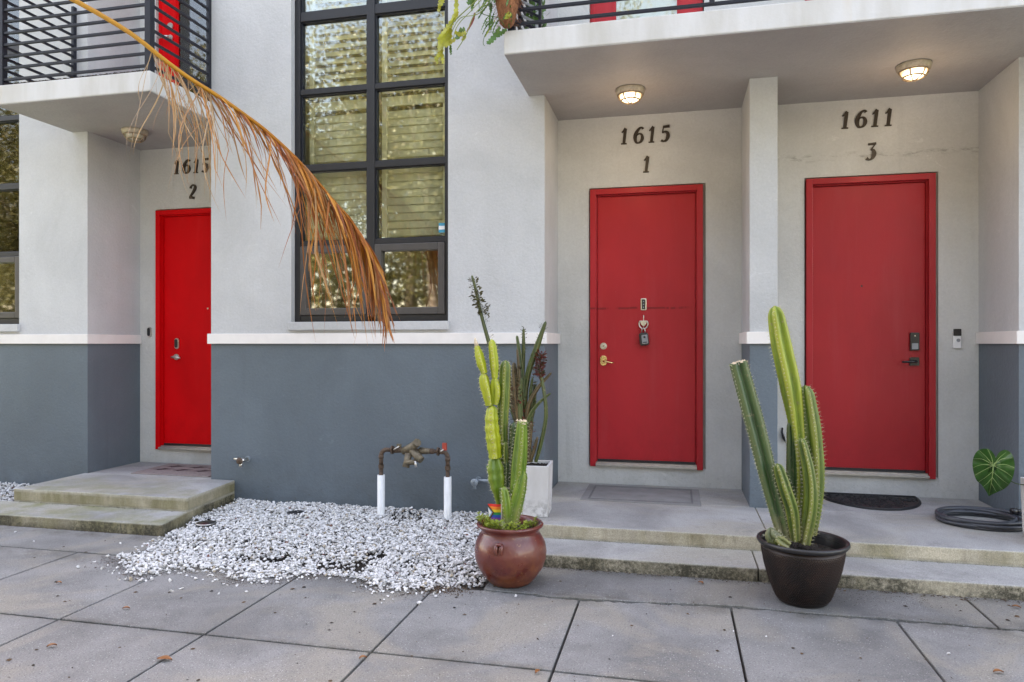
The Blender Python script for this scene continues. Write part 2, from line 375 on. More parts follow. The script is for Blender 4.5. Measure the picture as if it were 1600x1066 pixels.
g = MB(); g.box(-9, 7, -1.25, 5.835, -.18, -.034); g.build('soil_bed', M['soil'], kind='structure')

# the pavement: one child per slab
side = empty('sidewalk', (0, 2, 0), kind='structure')
XS = [-8.5, -7.6, -6.71, -5.83, -4.945, -4.07, -3.18, -2.305, -1.405, -.533, .300, 1.135, 1.99, 2.86, 3.73, 4.6, 5.5]
YS = [-1.25, -.5, .41, 1.33, 2.23, 3.13, 4.085]
def l1y(x): return 4.165 if x < -3 else (4.165+(x+3)/2.3*(-.125) if x < -.7 else 4.035+min(1, (x+.53)/.8)*.075 if x < .6 else 4.10)
def slab(x0, x1, ya, yb, crack=False, z=0.0, name='slab'):
    """ya, yb: functions or numbers for the near and far edge"""
    fa = ya if callable(ya) else (lambda x: ya); fb = yb if callable(yb) else (lambda x: yb)
    g_ = .0065; k = 26; top = []
    jag = lambda s: (rnd.random()-.5)*s
    for i in range(k+1):
        x = x0+g_+(x1-x0-2*g_)*i/k; top.append((x, fa(x)+g_+jag(.014 if crack == 'near' else .002)+.003))
    for i in range(k+1):
        x = x1-g_-(x1-x0-2*g_)*i/k; top.append((x, fb(x)-g_-jag(.022 if crack == 'far' else .002)-.003))
    mb = MB(); mb.prism_z(top, -.12, z+rnd.uniform(-.001, .0012)); mb.build(name, M['pave'], side, bevel=.0028, seg=1)
for i in range(len(XS)-1):
    for j in range(len(YS)-1):
        far = l1y if j == len(YS)-2 else YS[j+1]
        slab(XS[i], XS[i+1], YS[j], far, 'far' if j == len(YS)-2 and XS[i] > -1.5 else False)
for x0, x1 in ((-8.5, -6.2), (-6.2, -3.66)): slab(x0, x1, lambda x: l1y(x)+.004, 4.655, False)
for x0, x1 in ((-1.12, 1.62), (1.62, 4.6)): slab(x0, x1, lambda x: l1y(x)+.015+.006*math.sin(x*7), 4.60, 'near')

# ================================================================== BUILDING
B = empty('townhouse', (0, F0, 0), 'pale grey and slate blue townhouse row with red doors, balconies and tall black windows', 'building')
def wall_cells(mb, x0, x1, z0, z1, y0, y1, openings, m=0):
    xs = sorted({x0, x1, *[v for o in openings for v in (o[0], o[1]) if x0 < v < x1]})
    for a, b_ in zip(xs, xs[1:]):
        zs = [(z0, z1)]
        for (ox0, ox1, oz0, oz1) in openings:
            if ox0 < b_-1e-6 and ox1 > a+1e-6:
                nz = []
                for (p, q) in zs:
                    if oz0 > p: nz.append((p, min(q, oz0)))
                    if oz1 < q: nz.append((max(p, oz1), q))
                zs = [(p, q) for p, q in nz if q-p > 1e-4]
        for p, q in zs: mb.box(a, b_, y0, y1, p, q, m)
WINX = (-3.40, -1.907); WLX = (-7.91, -6.416); WZ = (1.655, 5.2)
for a, b_ in ((-9.2, -5.6), (-4.226, -1.063), (2.427, 7.2)):
    up = MB(); wall_cells(up, a, b_, 1.5, ROOF, F0, 6.54, [(WINX[0], WINX[1], *WZ), (WLX[0], WLX[1], *WZ)]); up.build('upper_wall', M['upper'], B)
for a, b_ in ((-9.2, -5.6), (-4.226, -1.063), (2.427, 7.2)):
    lo = MB(); lo.box(a, b_, F0, 6.54, -.12, 1.5); lo.build('lower_wall', M['lower'], B)
DOORS = [(-5.393, -4.39, 'red2'), (-.762, .240, 'red1'), (1.098, 2.104, 'red3')]
DZ0, DZ1 = .345, 2.875
ops = []
for (a, b_, _) in DOORS:
    ops.append((a-.012, b_+.024, LZ-.3, DZ1+.014)); ops.append((a-.01, b_+.01, SLAB, SLAB+2.5))
for a, b_ in ((-5.62, -4.2), (-1.09, 2.45)):
    rc = MB(); wall_cells(rc, a, b_, -.1, ROOF, F1, 6.80, ops); rc.build('recess_wall', M['recess'], B)
# rest of the block, so that the street side lies in its shade
g = MB(); g.box(-9.2, 7.2, 6.95, 14, -.12, ROOF); g.build('rear_wall', M['upper'], B)
g = MB(); g.box(-9.3, 7.3, 5.76, 14.1, ROOF, ROOF+.25); g.build('roof', M['trim'], B, bevel=.01)
for a, b_, _ in DOORS:
    g = MB(); g.box(a-.012, b_+.024, F1-.003, 6.8, LZ-.02, DZ0-.002); g.build('door_plinth', M['recess'], B, bevel=.003)
g = MB(); g.box(.568, .775, F0, F1, 1.5, SOF); g.build('pillar', M['upper'], B, bevel=.004)
g = MB(); g.box(.568, .775, F0, F1, LZ-.05, 1.5); g.build('pillar', M['lower'], B, bevel=.004)
for k, (a, b_) in enumerate(((-9.2, -5.6), (-4.226, -1.063), (.568, .775), (2.427, 7.2))):
    g = MB(); g.box(a-.024, b_+.024, F0-.026, F1-.004, 1.458, 1.552); g.build('trim_band', M['trim'], B, bevel=.004)

# balcony slabs with the soffit as its own part
m, n, l, b = new_mat('balcony_edge_paint'); co = coords(n, l)
c = mixc(n, l, ramp(n, l, noise(n, l, 3.5, 5, .6, coords(n, l, (1.4, 1.4, .25))), .4, .7), (.54, .54, .55), (.43, .42, .40))
c = mixc(n, l, mth(n, l, 'MULTIPLY', ramp(n, l, noise(n, l, 2.0, 4, .6, coords(n, l, (1.5, 1, .2))), .60, .72), .5), c, (.45, .33, .18))
l.new(c, b.inputs['Base Color']); b.inputs['Roughness'].default_value = .6; bump(n, l, noise(n, l, 40, 5, .6, co), b, .25, .005); M['edge'] = m
for (x0, x1, y0) in ((-5.775, -4.205, 5.02), (-1.20, 4.7, 4.96)):
    g = MB(); g.box(x0, x1, y0, F0-.002, SOF+.004, SLAB)
    if x0 < -5: g.box(-5.598, -4.228, F0-.002, 6.7, SOF+.004, SLAB-.002)
    else: g.box(-1.061, 2.425, F0-.002, 6.7, SOF+.004, SLAB-.002)
    g.build('balcony_slab', M['edge'], B, bevel=.008)
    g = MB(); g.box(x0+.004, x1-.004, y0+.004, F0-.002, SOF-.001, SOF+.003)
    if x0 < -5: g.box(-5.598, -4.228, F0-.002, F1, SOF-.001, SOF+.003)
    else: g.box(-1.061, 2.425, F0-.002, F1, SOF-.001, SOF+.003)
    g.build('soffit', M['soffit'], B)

# ---- windows: frame > sashes, panes, shutter slats
def window(x0, x1, sticker=False):
    W = x1-x0; fy = 5.925; fb = 5.995
    cx0, cx1 = x0+.699, x0+.798                      # mullion
    fr = MB()
    fr.box(x0+.001, x0+.055, fy-.025, fb, WZ[0]+.002, WZ[1]-.002); fr.box(x1-.045, x1-.001, fy-.025, fb, WZ[0]+.002, WZ[1]-.002)
    fr.box(cx0+.012, cx1-.012, fy-.022, fb, WZ[0]+.05, WZ[1]-.04)
    for a, b_ in ((x0+.055, cx0+.012), (cx1-.012, x1-.045)):
        fr.box(a, b_, fy-.02, fb, WZ[0]+.002, WZ[0]+.062); fr.box(a, b_, fy-.02, fb, WZ[1]-.05, WZ[1]-.002)
        for p, q in ((2.350, 2.392), (3.032, 3.088), (3.734, 3.780), (4.405, 4.490)): fr.box(a, b_, fy-.018, fb, p, q)
    win = fr.build('window', M['bronze'], B, bevel=.003)
    bead = MB()
    rows = ((2.392, 3.032), (3.088, 3.734), (3.780, 4.405), (4.490, 5.15))
    for a, b_ in ((x0+.055, cx0+.012), (cx1-.012, x1-.045)):
        for p, q in rows:
            pn = MB(); pn.box(a+.002, b_-.002, fy+.022, fy+.027, p+.002, q-.002); pn.build('pane', M['glass'], win)
            for bx in ((a, a+.012, p, q), (b_-.012, b_, p, q), (a+.012, b_-.012, p, p+.010), (a+.012, b_-.012, q-.010, q)):
                bead.box(bx[0], bx[1], fy-.004, fy+.020, bx[2], bx[3])
        # awning sash at the bottom
        s = MB(); z0, z1 = WZ[0]+.064, 2.346
        a1, b1 = a+.004, b_-.004; w = .062
        s.box(a1, a1+w, fy-.034, fb-.02, z0, z1); s.box(b1-w, b1, fy-.034, fb-.02, z0, z1)
        s.box(a1+w, b1-w, fy-.034, fb-.02, z0, z0+w); s.box(a1+w, b1-w, fy-.034, fb-.02, z1-w, z1)
        s.build('sash', M['sash'], win, bevel=.006)
        pn = MB(); pn.box(a1+w+.001, b1-w-.001, fy+.012, fy+.017, z0+w, z1-w); pn.build('pane', M['glass_low'], win)
    bead.build('glazing_bead', M['black'], win)
    for a, b_ in ((x0+.075, cx0), (cx1, x1-.06)):
        for zi, (z0, z1, op) in enumerate(((1.70, 3.70, 8), (3.74, 5.2, 38))):
            st = MB(); st.box(a, a+.05, 6.035, 6.060, z0, z1); st.box(b_-.05, b_, 6.035, 6.060, z0, z1)
            st.box(a+.05, b_-.05, 6.035, 6.060, z0, z0+.085); st.box(a+.05, b_-.05, 6.035, 6.060, z1-.085, z1)
            st.build('shutter_frame', M['shutter'], win, bevel=.003)
            z = z0+.085+.036; proto = None
            while z < z1-.10:
                t = R(90-op if zi == 0 else 90-op); hw = .040
                if proto is None:
                    s = MB(); pts = []
                    for q in range(8):
                        a_ = 2*math.pi*q/8; u = math.cos(a_)*hw; v = math.sin(a_)*.005
                        pts.append((6.050+u*math.cos(t)-v*math.sin(t), z+u*math.sin(t)+v*math.cos(t)))
                    vs = [(a+.051, y, zz) for y, zz in pts]+[(b_-.051, y, zz) for y, zz in pts]
                    s.add(vs, [(i, (i+1) % 8, (i+1) % 8+8, i+8) for i in range(8)]+[tuple(range(7, -1, -1)), tuple(range(8, 16))], 0, True)
                    proto = s.build('shutter_slat', M['shutter'], win); zp = z
                else:
                    o = proto.copy(); C.objects.link(o); o.location.z += z-zp
                z += .0715
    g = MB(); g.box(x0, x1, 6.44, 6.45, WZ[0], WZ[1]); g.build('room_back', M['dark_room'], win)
    g = MB(); g.box(x0-.018, x1+.012, F0-.034, fy-.026, WZ[0]-.075, WZ[0]+.0); g.build('window_sill', M['upper'], win, bevel=.006)
    if sticker:
        s = MB(); cx = -1.995; s.box(cx-.032, cx+.028, fy+.019, fy+.0205, 2.435, 2.520, 0); s.box(cx-.032, cx+.028, fy+.018, fy+.0188, 2.462, 2.494, 1)
        s.build('sticker', [M['stick'], M['whitep']], win)
    return win
M['sash'] = plain('sash_bronze', (.070, .064, .062), .45, .2)
M['stick'] = plain('blue_sticker', (.05, .28, .42), .5, bstr=0)
window(*WINX, sticker=True)
window(*WLX)

# ---- ground floor doors
def frame_door(x0, x1, mat, z0=DZ0, z1=DZ1):
    leaf = MB(); leaf.box(x0+.062, x1-.062, 6.578, 6.62, z0+.045, z1-.062)
    D = leaf.build('door', M[mat], B, bevel=.003)
    fr = MB()
    for s, xa in ((1, x0), (-1, x1)):
        a, b_ = sorted((xa, xa+s*.052)); fr.box(a, b_, F1-.022, 6.66, z0-.01, z1)
        a, b_ = sorted((xa+s*.052, xa+s*.060)); fr.box(a, b_, F1+.012, 6.66, z0+.03, z1-.052)
    fr.box(x0+.052, x1-.052, F1-.022, 6.66, z1-.050, z1); fr.box(x0+.060, x1-.060, F1+.012, 6.66, z1-.060, z1-.050)
    fr.build('door_frame', M[mat], D, bevel=.004)
    t = MB(); t.box(x0+.053, x1-.053, F1-.045, 6.62, z0, z0+.016); t.box(x0+.053, x1-.053, F1-.005, 6.62, z0+.016, z0+.030)
    for k in range(4): t.box(x0+.053, x1-.053, F1-.04+k*.008, F1-.036+k*.008, z0+.016, z0+.0185)
    t.build('threshold', M['thresh'], D, bevel=.001, seg=1)
    w = MB(); w.box(x0+.064, x1-.064, 6.570, 6.578, z0+.032, z0+.052); w.build('door_sweep', M['blackp'], D)
    f = MB(); f.box(x0-.011, x0-.001, 6.57, 6.6, z0, z1+.013); f.box(x1+.001, x1+.023, 6.556, 6.6, z0, z1+.013); f.box(x0-.001, x1+.001, 6.57, 6.6, z1+.001, z1+.013)
    f.build('frame_gap_filler', M['gap'], D)
    return D
M['gap'] = plain('brown_gap_filler', (.27, .245, .225), .9)
d2, d1, d3 = [frame_door(a, b_, mm) for a, b_, mm in DOORS]
d2['label'] = 'bright saturated red flush door under the number 2'
d1['label'] = 'brick red flush door with a scratch line, knocker and brass lever'
d3['label'] = 'deep red flush door with black keypad and lever'
YD = 6.578
def disc(mb, x, z, r, y0, y1, n_=24, m=0, r2=None):
    mb.lathe([(0, -(y1-y0)), (r2 or r, -(y1-y0)), (r, 0)], (0, 0, 0), n_, m, smooth=False)
    k = len(mb.v)-3*n_
    for i in range(k, len(mb.v)):
        a = mb.v[i]; mb.v[i] = (x+a[0], y1+a[2], z+a[1])   # axis to the street
    return mb
# door 1 hardware
g = MB(); disc(g, -.649+.005, 1.437, .031, YD-.012, YD); disc(g, -.644, 1.437, .022, YD-.028, YD-.012, r2=.018); g.build('deadbolt', M['steel'], d1, fix=True)
g = MB(); disc(g, -.644, 1.437, .006, YD-.030, YD-.028, 8); g.build('keyhole', M['blackp'], d1, fix=True)
g = MB(); pl = [(-.644+.030*sx_, 1.303+.045*sz) for sx_, sz in ((-1, -.6), (-.5, -1), (.5, -1), (1, -.6), (1, .6), (.5, 1), (-.5, 1), (-1, .6))]
g.prism_y(pl, YD-.010, YD); disc(g, -.644, 1.300, .022, YD-.045, YD-.010, r2=.017)
g.build('lock_plate', M['brass'], d1, bevel=.002, fix=True)
g = MB(); g.tube([(-.644, YD-.045, 1.300), (-.625, YD-.055, 1.298), (-.58, YD-.056, 1.287), (-.545, YD-.052, 1.283)], [.009, .009, .007, .006], 10)
g.build('lever', M['brass'], d1)
def pill(w, h, x, z, k=6):
    r = w/2; p = []
    for s in range(k+1): a = math.pi*s/k; p.append((x+r*math.cos(a), z+h/2-r+r*math.sin(a)))
    for s in range(k+1): a = math.pi+math.pi*s/k; p.append((x+r*math.cos(a), z-h/2+r+r*math.sin(a)))
    return p
def rrect(w, h, x, z, r=.006, k=3):
    p = []
    for cx_, cz, a0 in ((1, 1, 0), (-1, 1, 90), (-1, -1, 180), (1, -1, 270)):
        for s in range(k+1):
            a = R(a0+90*s/k); p.append((x+cx_*(w/2-r)+r*math.cos(a), z+cz*(h/2-r)+r*math.sin(a)))
    return p
g = MB(); g.prism_y(rrect(.052, .108, -.281, 1.817, .010), YD-.010, YD); g.build('door_viewer', M['steel'], d1, bevel=.003, fix=True)
g = MB(); g.prism_y(rrect(.030, .088, -.281, 1.817, .005), YD-.013, YD-.0101)
g.build('viewer_face', M['blackp'], d1, fix=True)
g = MB(); [disc(g, -.281, 1.817+dz, .007, YD-.015, YD-.013, 10) for dz in (-.027, 0, .027)]; g.build('viewer_button', M['greyp'], d1, fix=True)
# knocker
g = MB(); g.prism_y([(-.318, 1.668), (-.244, 1.668), (-.262, 1.632), (-.281, 1.612), (-.300, 1.632)], YD-.018, YD); g.tube([(-.281, YD-.004, 1.72), (-.281, YD-.006, 1.668)], .004, 6)
g.build('knocker_plate', M['steel'], d1, bevel=.003, fix=True)
g = MB(); pts = [(-.281+.040*math.sin(a), YD-.024, 1.640+.040*math.cos(a)*(1.15 if math.cos(a) < 0 else .9)) for a in [R(50+260*i/20) for i in range(21)]]
g.tube(pts, .006, 8); g.build('knocker_ring', M['steel'], d1)
# door 2 hardware
g = MB(); g.prism_y(pill(.052, .115, -5.168, 1.460), YD-.018, YD); g.build('keypad', M['steel'], d2, bevel=.003, fix=True)
g = MB(); g.prism_y(pill(.036, .092, -5.171, 1.462), YD-.022, YD-.0181); g.build('keypad_face', M['blackp'], d2, fix=True)
g = MB(); disc(g, -5.176, 1.318, .032, YD-.012, YD); disc(g, -5.176, 1.318, .014, YD-.05, YD-.012)
g.tube([(-5.206, YD-.05, 1.316), (-5.176, YD-.055, 1.318), (-5.13, YD-.055, 1.312), (-5.095, YD-.05, 1.306)], [.010, .013, .011, .009], 10); g.build('lever', M['steel'], d2, fix=True)
g = MB(); disc(g, -4.80, 1.830, .009, YD-.004, YD, 12); g.build('peephole', M['steel'], d2, fix=True)
# door 3 hardware
g = MB(); g.prism_y(rrect(.070, .150, 1.957, 1.477, .006), YD-.025, YD); g.build('keypad', M['blackp'], d3, bevel=.003, fix=True)
g = MB(); g.prism_y(rrect(.048, .050, 1.957, 1.438, .004), YD-.029, YD-.0251); g.build('keypad_cover', M['greyp'], d3, fix=True)
g = MB(); disc(g, 1.957, 1.525, .005, YD-.028, YD-.0251, 10); g.build('keypad_light', M['steel'], d3, fix=True)
g = MB(); g.prism_y(rrect(.072, .070, 1.957, 1.310, .004), YD-.014, YD)
g.tube([(1.957, YD-.014, 1.310), (1.957, YD-.05, 1.310), (1.935, YD-.055, 1.308), (1.850, YD-.055, 1.306)], [.012, .012, .010, .009], 10); g.build('lever', M['blackp'], d3, fix=True)
g = MB(); disc(g, 1.551, 1.951, .008, YD-.003, YD, 12); g.build('peephole', M['blackp'], d3, fix=True)

# ---- balcony level: glazed red doors and the railings
M['curtain'] = plain('white_curtain', (.70, .71, .72), .8, var=.05)
def upper_door(x0, x1, mat, lockx=None):
    z0, z1 = SLAB, SLAB+2.5; yy = F1+.03
    s = MB(); s.box(x0, x0+.235, yy, yy+.05, z0, z1); s.box(x1-.225, x1, yy, yy+.05, z0, z1)
    s.box(x0+.235, x1-.225, yy, yy+.05, z0, z0+.05); s.box(x0+.235, x1-.225, yy, yy+.05, z1-.25, z1)
    s.box(x0+.02, x0+.035, yy-.008, yy, z0, z1); s.box(x0+.205, x0+.220, yy-.008, yy, z0, z1)
    s.box(x1-.035, x1-.02, yy-.008, yy, z0, z1); s.box(x1-.205, x1-.190, yy-.008, yy, z0, z1)
    D = s.build('balcony_door', M[mat], B)
    p = MB(); p.box(x0+.236, x1-.226, yy+.02, yy+.025, z0+.051, z1-.251); p.build('pane', M['glass'], D)
    c_ = MB(); c_.box(x0+.1, x1-.1, yy+.055, yy+.06, z0+.05, z1-.2); c_.build('curtain', M['curtain'], D)
    if lockx:
        g = MB(); disc(g, lockx, z0+1.135, .035, yy-.02, yy-.008); g.build('deadbolt', M['steel'], D, fix=True)
        g = MB(); disc(g, lockx, z0+1.01, .032, yy-.02, yy-.008); g.tube([(lockx, yy-.02, z0+1.01), (lockx, yy-.06, z0+1.01), (lockx-.03, yy-.065, z0+1.01), (lockx-.12, yy-.06, z0+1.0)], .011, 8)
        g.build('lever', M['steel'], D, fix=True)
upper_door(-5.393, -4.39, 'red2', -5.24)
upper_door(-.765, .240, 'red1'); upper_door(1.098, 2.104, 'red3')

def railing(x0, x1, y0, left=True, right=True):
    zt = SLAB+1.05
    Rl = empty('railing', (x0, y0, SLAB), parent=B)
    posts = [(x0, x0+.05, y0, y0+.05), (x1-.055, x1, y0, y0+.055)]
    if left: posts.append((x0+.006, x0+.036, F0-.04, F0-.001))
    if right: posts.append((x1-.036, x1-.006, F0-.04, F0-.001))
    for p_ in posts: g = MB(); g.box(*p_, SLAB, zt); g.build('post', M['black'], Rl, bevel=.003)
    xm = x0+1.4
    while xm < x1-.5: g = MB(); g.box(xm, xm+.035, y0+.004, y0+.034, SLAB+.05, zt); g.build('post', M['black'], Rl, bevel=.003); xm += 1.4
    for k in range(10):
        z = SLAB+.055+.1015*k; h = .011
        g = MB(); g.box(x0+.05, x1-.055, y0+.008, y0+.030, z-h, z+h)
        g.build('rail_bar', M['black'], Rl, bevel=.002, seg=1)
        if left: g = MB(); g.box(x0+.010, x0+.030, y0+.05, F0-.04, z-h, z+h); g.build('rail_bar', M['black'], Rl, bevel=.002, seg=1)
        if right: g = MB(); g.box(x1-.030, x1-.010, y0+.055, F0-.04, z-h, z+h); g.build('rail_bar', M['black'], Rl, bevel=.002, seg=1)
railing(-5.76, -4.215, 5.035)
railing(-1.175, 4.66, 4.975)

# ================================================================== STEPS
def stoop(name, x0, x1, yl, ys, lz, sz, label, back_x=None, sx=None):
    S = empty(name, ((x0+x1)/2, ys, 0), label, 'steps')
    g = MB()
    if back_x:   # the left stoop is cast a little askew
        g.prism_z([(x0, yl), (x1, yl), (back_x, F0-.002), (x0, F0-.002)], -.1, lz); g.box(-5.598, -4.228, F0-.002, F1-.002, -.1, lz-.0005)
    else: g.box(x0, x1, yl, F0-.002, -.1, lz); g.box(max(x0, -1.061), min(x1, 2.425), F0-.002, F1-.002, -.1, lz-.0005)
    g.build('landing', M['conc'], S, bevel=.010, seg=3)
    a, b_ = sx or (x0, x1)
    g = MB(); g.prism_z([(a, ys), (b_, ys), (x1+.004 if back_x else b_, yl-.001), (a, yl-.001)], -.1, sz); g.build('step', M['conc'], S, bevel=.012, seg=3)
    return S
stoop('entry_steps', -5.63, -3.89, 5.07, 4.66, .195, .085, 'weathered two-step concrete stoop left of the gravel, below the bright red door', -3.975, (-5.95, -3.80))
stoop('entry_steps', -1.12, .606, 4.96, 4.575, LZ, .085, 'concrete stoop before the brick red door, between terracotta pot and black pot', sx=(-1.12, .494))
stoop('entry_steps', .612, 4.6, 4.96, 4.575, LZ, .085, 'long concrete stoop before the deep red door at the right edge', sx=(.50, 4.6))
g = MB()
# ================================================================== HOUSE NUMBERS
def crom(pts, k=6):
    p = [pts[0]]+list(pts)+[pts[-1]]; out = []
    for i in range(1, len(p)-2):
        for s in range(k):
            t = s/k; out.append(tuple(.5*((2*p[i][j])+(-p[i-1][j]+p[i+1][j])*t+(2*p[i-1][j]-5*p[i][j]+4*p[i+1][j]-p[i+2][j])*t*t+(-p[i-1][j]+3*p[i][j]-3*p[i+1][j]+p[i+2][j])*t**3) for j in range(len(p[0]))))
    out.append(tuple(pts[-1])); return out
DIG = {  # strokes of (x, z, half width), box height 1
 '1': [[(.30, 0.06, .075), (.30, .94, .085)], [(.13, .03, .03), (.47, .03, .03)], [(.10, .72, .025), (.20, .80, .05), (.31, .96, .07)]],
 '6': [[(.52, .86, .07), (.44, .95, .04), (.28, .88, .06), (.13, .60, .10), (.11, .32, .10), (.20, .08, .06), (.34, .03, .04), (.49, .12, .07), (.54, .32, .09), (.47, .52, .06), (.33, .58, .035), (.20, .50, .03), (.14, .38, .03)]],
 '5': [[(.14, .90, .06), (.52, .92, .075)], [(.17, .92, .03), (.14, .54, .035)], [(.14, .54, .03), (.28, .60, .05), (.44, .52, .08), (.49, .32, .10), (.42, .10, .07), (.26, .03, .04), (.12, .10, .07)]],
 '3': [[(.12, .90, .05), (.52, .93, .06)], [(.50, .92, .03), (.30, .60, .035)], [(.28, .60, .03), (.42, .55, .06), (.48, .34, .10), (.42, .12, .07), (.26, .03, .04), (.10, .12, .08)]],
 '2': [[(.12, .72, .08), (.16, .88, .05), (.30, .96, .045), (.45, .86, .08), (.46, .66, .09), (.30, .38, .07), (.12, .12, .04)], [(.10, .07, .06), (.28, .09, .08), (.50, .04, .07)]]}
def numeral(ch, x, z, parent, h=.150):
    g = MB()
    for si, st in enumerate(DIG[ch]):
        pts = crom(st, 5) if len(st) > 2 else st
        sl = .11; P = [((px-.3+sl*(pz-.0)-.05)*h, pz*h, w*h*1.1) for px, pz, w in pts]
        L, Rr = [], []
        for i in range(len(P)):
            a = P[max(0, i-1)]; c_ = P[min(len(P)-1, i+1)]; dx, dz = c_[0]-a[0], c_[1]-a[1]; q = math.hypot(dx, dz) or 1
            nx_, nz_ = -dz/q*P[i][2], dx/q*P[i][2]
            L.append((x+P[i][0]+nx_, z+P[i][1]+nz_)); Rr.append((x+P[i][0]-nx_, z+P[i][1]-nz_))
        y0 = F1-.014-si*.0006; y1 = F1-.001; k = len(P)
        vs = [(a, y0, b_) for a, b_ in L]+[(a, y0, b_) for a, b_ in Rr]+[(a, y1, b_) for a, b_ in L]+[(a, y1, b_) for a, b_ in Rr]
        fs = []
        for i in range(k-1): fs += [(i, i+1, k+i+1, k+i), (i, 2*k+i, 2*k+i+1, i+1), (k+i, k+i+1, 3*k+i+1, 3*k+i)]
        fs += [(0, k, 3*k, 2*k), (k-1, 3*k-1, 4*k-1, 2*k-1)]
        g.add(vs, fs)
    g.build('numeral', M['numeral'], parent)
def number_set(s, xs, z, lab):
    H = empty('house_number', (sum(xs)/len(xs), F1, z), lab, 'house number')
    for ch, x in zip(s, xs): numeral(ch, x, z, H)
number_set('1615', (-.449, -.324, -.203, -.090), 3.274, 'dark house number 1615 above the brick red door right of the cacti')
number_set('1', (-.250,), 3.008, 'single dark numeral 1 below the 1615 over the brick red door')
number_set('1611', (1.415, 1.535, 1.650, 1.752), 3.290, 'dark house number 1611 above the deep red door')
number_set('3', (1.612,), 3.010, 'single dark numeral 3 below the 1611')
number_set('1615', (-5.140, -5.025, -4.905, -4.800), 3.253, 'house number 1615 behind the hanging frond above the bright red door')
number_set('2', (-4.950,), 2.984, 'single dark numeral 2 above the bright red door at left')

# ================================================================== CEILING LAMPS
LAMP_E = 1.1
M['lampb'] = plain('lamp_base', (.42, .36, .29), .5, .3, var=.25, vscale=30)
M['cage'] = plain('lamp_cage', (.30, .24, .17), .5, .4, var=.3, vscale=30)
def emit(name, col, s):
    m, n, l, b = new_mat(name); b.inputs['Base Color'].default_value = (.8, .78, .7, 1)
    b.inputs['Emission Color'].default_value = rgba(col); b.inputs['Emission Strength'].default_value = s; b.inputs['Roughness'].default_value = .25; return m
m, n, l, b = new_mat('lit_lamp_glass'); tc = n.new('ShaderNodeTexCoord'); vm = n.new('ShaderNodeVectorMath'); vm.operation = 'DISTANCE'
l.new(tc.outputs['Object'], vm.inputs[0]); vm.inputs[1].default_value = (0, -.03, -.03)      # the bulb behind the frosted glass
f = ramp(n, l, vm.outputs['Value'], .02, .10, 0, 1)
l.new(mixc(n, l, f, (1, .86, .60), (1, .62, .28)), b.inputs['Emission Color']); l.new(ramp(n, l, f, 0, 1, LAMP_E, LAMP_E*.10), b.inputs['Emission Strength'])
b.inputs['Base Color'].default_value = (.7, .66, .55, 1); b.inputs['Roughness'].default_value = .25; M['lit'] = m
M['unlit'] = plain('unlit_lamp_glass', (.50, .46, .38), .15, var=.15)
def ceiling_lamp(x, y, lit, lab):
    L = empty('ceiling_light', (x, y, SOF), lab, 'ceiling light', 'bulkhead lamps under the balconies')
    g = MB(); g.lathe([(.0, SOF-.002), (.118, SOF-.002), (.120, SOF-.012), (.112, SOF-.045), (.100, SOF-.050), (.080, SOF-.050)], (x, y, 0), 32); g.build('lamp_base', M['lampb'], L)
    g = MB(); prof = [(.090*math.cos(R(a)), SOF-.048-.060*math.sin(R(a))) for a in (0, 15, 30, 45, 60, 75, 90)]; prof[-1] = (0, prof[-1][1])
    g.lathe(prof, (x, y, 0), 28); g.build('lamp_glass', M['lit'] if lit else M['unlit'], L)
    g = MB()
    for rr, dz in ((.100, .052), (.074, .094)):
        g.tube([(x+rr*math.cos(R(a)), y+rr*math.sin(R(a)), SOF-dz) for a in range(0, 361, 15)], .0062, 6, cap=False)
    for ph in (60, 120):
        g.tube([(x+.1*math.cos(R(ph))*math.cos(R(a)), y+.1*math.sin(R(ph))*math.cos(R(a))*1.0, SOF-.052-.066*math.sin(R(a))) for a in range(0, 181, 15)], .0055, 6)
    g.tube([(x+.1*math.cos(R(a)), y, SOF-.052-.066*math.sin(R(a))) for a in range(0, 181, 15)], .0055, 6)
    g.build('lamp_cage', M['cage'], L)
    if lit:
        ld = bpy.data.lights.new('lamp_light', 'POINT'); ld.energy = .50; ld.color = (1, .70, .42); ld.shadow_soft_size = 0
        lo_ = bpy.data.objects.new('lamp_light', ld); C.objects.link(lo_); lo_.parent = L; lo_.location = (0, -.02, -.42)
ceiling_lamp(-.357, 5.86, True, 'lit caged round lamp under the balcony before the brick red door')
ceiling_lamp(1.729, 5.82, True, 'lit caged round lamp before the deep red door, largest of the lamps')
ceiling_lamp(-5.12, 5.91, False, 'unlit caged lamp under the small left balcony')

# ================================================================== WALL FITTINGS
g = MB(); g.prism_y(rrect(.058, .155, 2.262, 1.500, .008), F1-.022, F1-.001); D = g.build('doorbell', M['whitep'], None, bevel=.003, fix=True,
    label='white and black doorbell on the grey wall right of the deep red door', cat='doorbell')
g = MB(); g.prism_y(rrect(.060, .058, 2.262, 1.552, .006), F1-.026, F1-.0221); g.build('camera_head', M['blackp'], D, bevel=.001, seg=1, fix=True)
g = MB(); disc(g, 2.270, 1.487, .014, F1-.026, F1-.0221, 20); g.build('button', M['greyp'], D, fix=True)
g = MB(); g.prism_y(pill(.048, .105, -5.474, 1.582), F1-.018, F1-.001); D = g.build('doorbell', M['steel'], None, bevel=.002, fix=True,
    label='small dark pill doorbell with pale rim left of the bright red door', cat='doorbell')
g = MB(); g.prism_y(pill(.034, .088, -5.479, 1.584), F1-.021, F1-.0181); g.build('bell_face', M['blackp'], D, fix=True)
